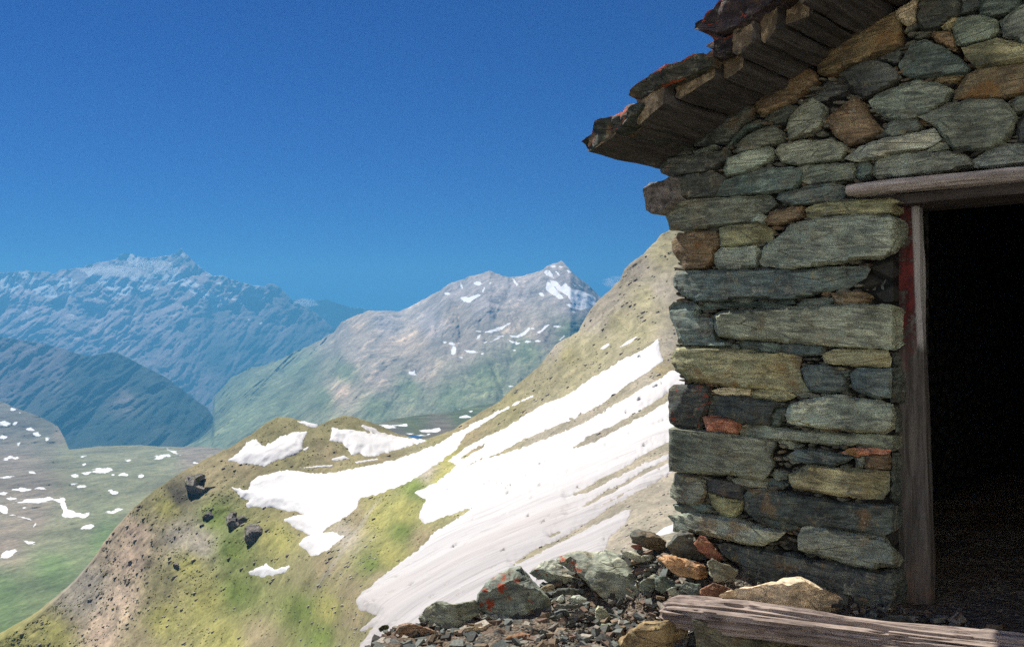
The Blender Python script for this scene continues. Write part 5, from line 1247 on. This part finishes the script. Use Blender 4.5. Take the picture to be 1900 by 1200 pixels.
outcrop('upper dark broken outcrop with an undercut roof on the grassy slope', R10([(105,400),(120,372),(150,360),(178,354),(217,360),(212,385),(190,400),(205,425),(232,432),(300,430),(302,460),(272,487),(230,480),(200,503),(160,500),(130,455)]), R10r([(160,385,.9),(190,368,.8),(230,445,1.2),(270,440,1.2),(200,470,.5),(150,430,.7)]), thick=5.)
outcrop('lower outcrop split by a black cleft beside a rounded brown block', R10([(310,572),(340,543),(372,540),(362,570),(400,562),(425,592),(412,605),(372,610),(390,660),(395,700),(365,698),(340,640),(312,610)]), R10r([(340,575,.9),(380,590,1.2),(345,610,.6),(375,650,.3)]), thick=4.)
outcrop('rounded brown block right of the black cleft on the grassy slope', R10([(402,620),(430,598),(470,600),(492,630),(497,665),(488,705),(450,727),(412,712),(400,670)]), R10r([(440,630,1.),(465,660,1.),(440,690,.9)]), (.17,.14,.12), thick=4.)
outcrop('small dark boulder in the grass between the two larger outcrops', R10([(195,575),(212,550),(240,543),(252,560),(248,580),(210,584)]), (), thick=2.5)
outcrop('tiny dark rock in the grass left of the black cleft', R10([(178,635),(185,608),(203,602),(208,630),(195,642)]), (), thick=2.)
outcrop('lone dark rock low on the slope beside the grey rock gully', R10([(48,822),(55,798),(80,788),(82,812),(66,826)]), (), thick=2.5)
outcrop('flat dark ledge at the foot of the grey rock gully', R10([(35,880),(60,855),(78,850),(70,868),(45,884)]), (), thick=2.)
outcrop('single flat stone lying on the snow left of the rubble', Z(640,940,z9,[(198,715),(215,698),(250,695),(258,708),(235,725),(205,732)]), (), (.26,.21,.17), thick=.35, D=26.)
o = bpy.data.objects.get('rock_outcrop.007')
if o: o['group'] = 'loose rocks beside the hut'; o.name = 'rock'; o['category'] = 'rock'

# ------------------------------------------------------------------ wisps of cloud by the peaks
cm = bpy.data.materials.new('cloud'); cm.use_nodes = True; ct = cm.node_tree; ct.nodes.clear()
cv = ct.nodes.new('ShaderNodeVolumePrincipled'); cv.inputs['Color'].default_value = (1, 1, 1, 1); cv.inputs['Density'].default_value = .0042; cv.inputs['Anisotropy'].default_value = .1
cz = ct.nodes.new('ShaderNodeOutputMaterial'); ct.links.new(cv.outputs[0], cz.inputs['Volume'])
def cloud(label, puffs, D):
    bm = bmesh.new(); c0 = ray(puffs[0][0], puffs[0][1])*D
    for k, (px, py, rx, rz) in enumerate(puffs):
        b2 = bmesh.ops.create_icosphere(bm, subdivisions=4, radius=1)
        p = ray(px, py)*D-c0
        for v in b2['verts']:
            n = 1+.45*mnoise.fractal(v.co*1.6+Vector((k*5., D*.01, 0)), 1., 2., 4)
            v.co = Vector((v.co.x*rx/F*D*n+p[0], v.co.y*rx/F*D*.6*n+p[1], v.co.z*rz/F*D*n+p[2]))
    o = bm_obj('cloud', bm, cm, loc=c0); o['kind'] = 'stuff'
    return tag(o, label)
cloud('thin white cloud clinging to the snowy range left of its highest peak', [(232,503,66,10),(285,494,34,12),(255,495,26,15),(190,501,44,7),(310,502,26,8)], 9300)
cloud('small white cloud scrap beside the sharp rocky peak against blue sky', [(1138,524,20,10),(1150,518,12,8)], 5200)
cloud('faint cloud scrap low over the gap between the two mountain groups', [(566,562,22,8)], 12000)

# ------------------------------------------------------------------ light, air, camera
SUN_EL, SUN_AZ = math.radians(47.5), math.radians(-38)        # bearing clockwise from +y
sd = Vector((math.sin(SUN_AZ)*math.cos(SUN_EL), math.cos(SUN_AZ)*math.cos(SUN_EL), math.sin(SUN_EL)))
L = bpy.data.lights.new('sun', 'SUN'); L.energy = 4.6; L.angle = math.radians(.53); L.color = (1, .95, .87)
lo = bpy.data.objects.new('sun', L); COL.objects.link(lo); lo.rotation_euler = sd.to_track_quat('Z', 'Y').to_euler()
W = bpy.data.worlds.new('World'); sc.world = W; W.use_nodes = True; nt = W.node_tree; nt.nodes.clear()
sky = nt.nodes.new('ShaderNodeTexSky'); sky.sky_type = 'NISHITA'; sky.sun_disc = False
sky.sun_elevation = SUN_EL; sky.sun_rotation = SUN_AZ; sky.altitude = 2600; sky.air_density = 1.0; sky.dust_density = 0.0; sky.ozone_density = 6.0
hs = nt.nodes.new('ShaderNodeHueSaturation'); hs.inputs['Saturation'].default_value = SKY_SAT; hs.inputs['Value'].default_value = 1.0
bg = nt.nodes.new('ShaderNodeBackground'); bg.inputs['Strength'].default_value = SKY_STR
wo = nt.nodes.new('ShaderNodeOutputWorld')
mx = nt.nodes.new('ShaderNodeMix'); mx.data_type = 'RGBA'; mx.blend_type = 'MULTIPLY'; mx.inputs[0].default_value = 1; mx.inputs[7].default_value = SKY_TINT
nt.links.new(sky.outputs[0], hs.inputs['Color']); nt.links.new(hs.outputs[0], mx.inputs[6]); nt.links.new(mx.outputs[2], bg.inputs[0]); nt.links.new(bg.outputs[0], wo.inputs[0])

if HAZE:
    bm = bmesh.new(); bmesh.ops.create_cube(bm, size=1)
    for v in bm.verts: v.co = Vector((v.co.x*34000, v.co.y*17000+7600, v.co.z*(HAZE_TOP+1151)+(HAZE_TOP-1151)/2))
    hm = bpy.data.materials.new('haze'); hm.use_nodes = True; ht = hm.node_tree; ht.nodes.clear()
    pv = ht.nodes.new('ShaderNodeVolumePrincipled'); pv.inputs['Color'].default_value = (.105, .38, .67, 1); pv.inputs['Density'].default_value = HAZE; pv.inputs['Anisotropy'].default_value = 0.12
    ho = ht.nodes.new('ShaderNodeOutputMaterial'); ht.links.new(pv.outputs[0], ho.inputs['Volume'])
    h = bm_obj('haze', bm, hm); h['kind'] = 'stuff'; h.data.polygons.foreach_set('use_smooth', [False]*6)

cam = bpy.data.cameras.new('camera'); cam.sensor_width = 36; cam.lens = 36*F/1900; cam.clip_start = .05; cam.clip_end = 80000
co_ = bpy.data.objects.new('camera', cam); COL.objects.link(co_); co_.rotation_euler = (math.radians(90), 0, 0); sc.camera = co_
sc.view_settings.view_transform = 'Standard'; sc.view_settings.look = 'None'; sc.view_settings.gamma = 1; sc.view_settings.exposure = EXPO
sc.view_settings.use_curve_mapping = False
c = sc.cycles; c.max_bounces = 6; c.diffuse_bounces = 3; c.glossy_bounces = 2; c.volume_bounces = 1; c.transparent_max_bounces = 8
c.use_denoising = False; c.use_adaptive_sampling = False; c.caustics_reflective = False; c.caustics_refractive = False
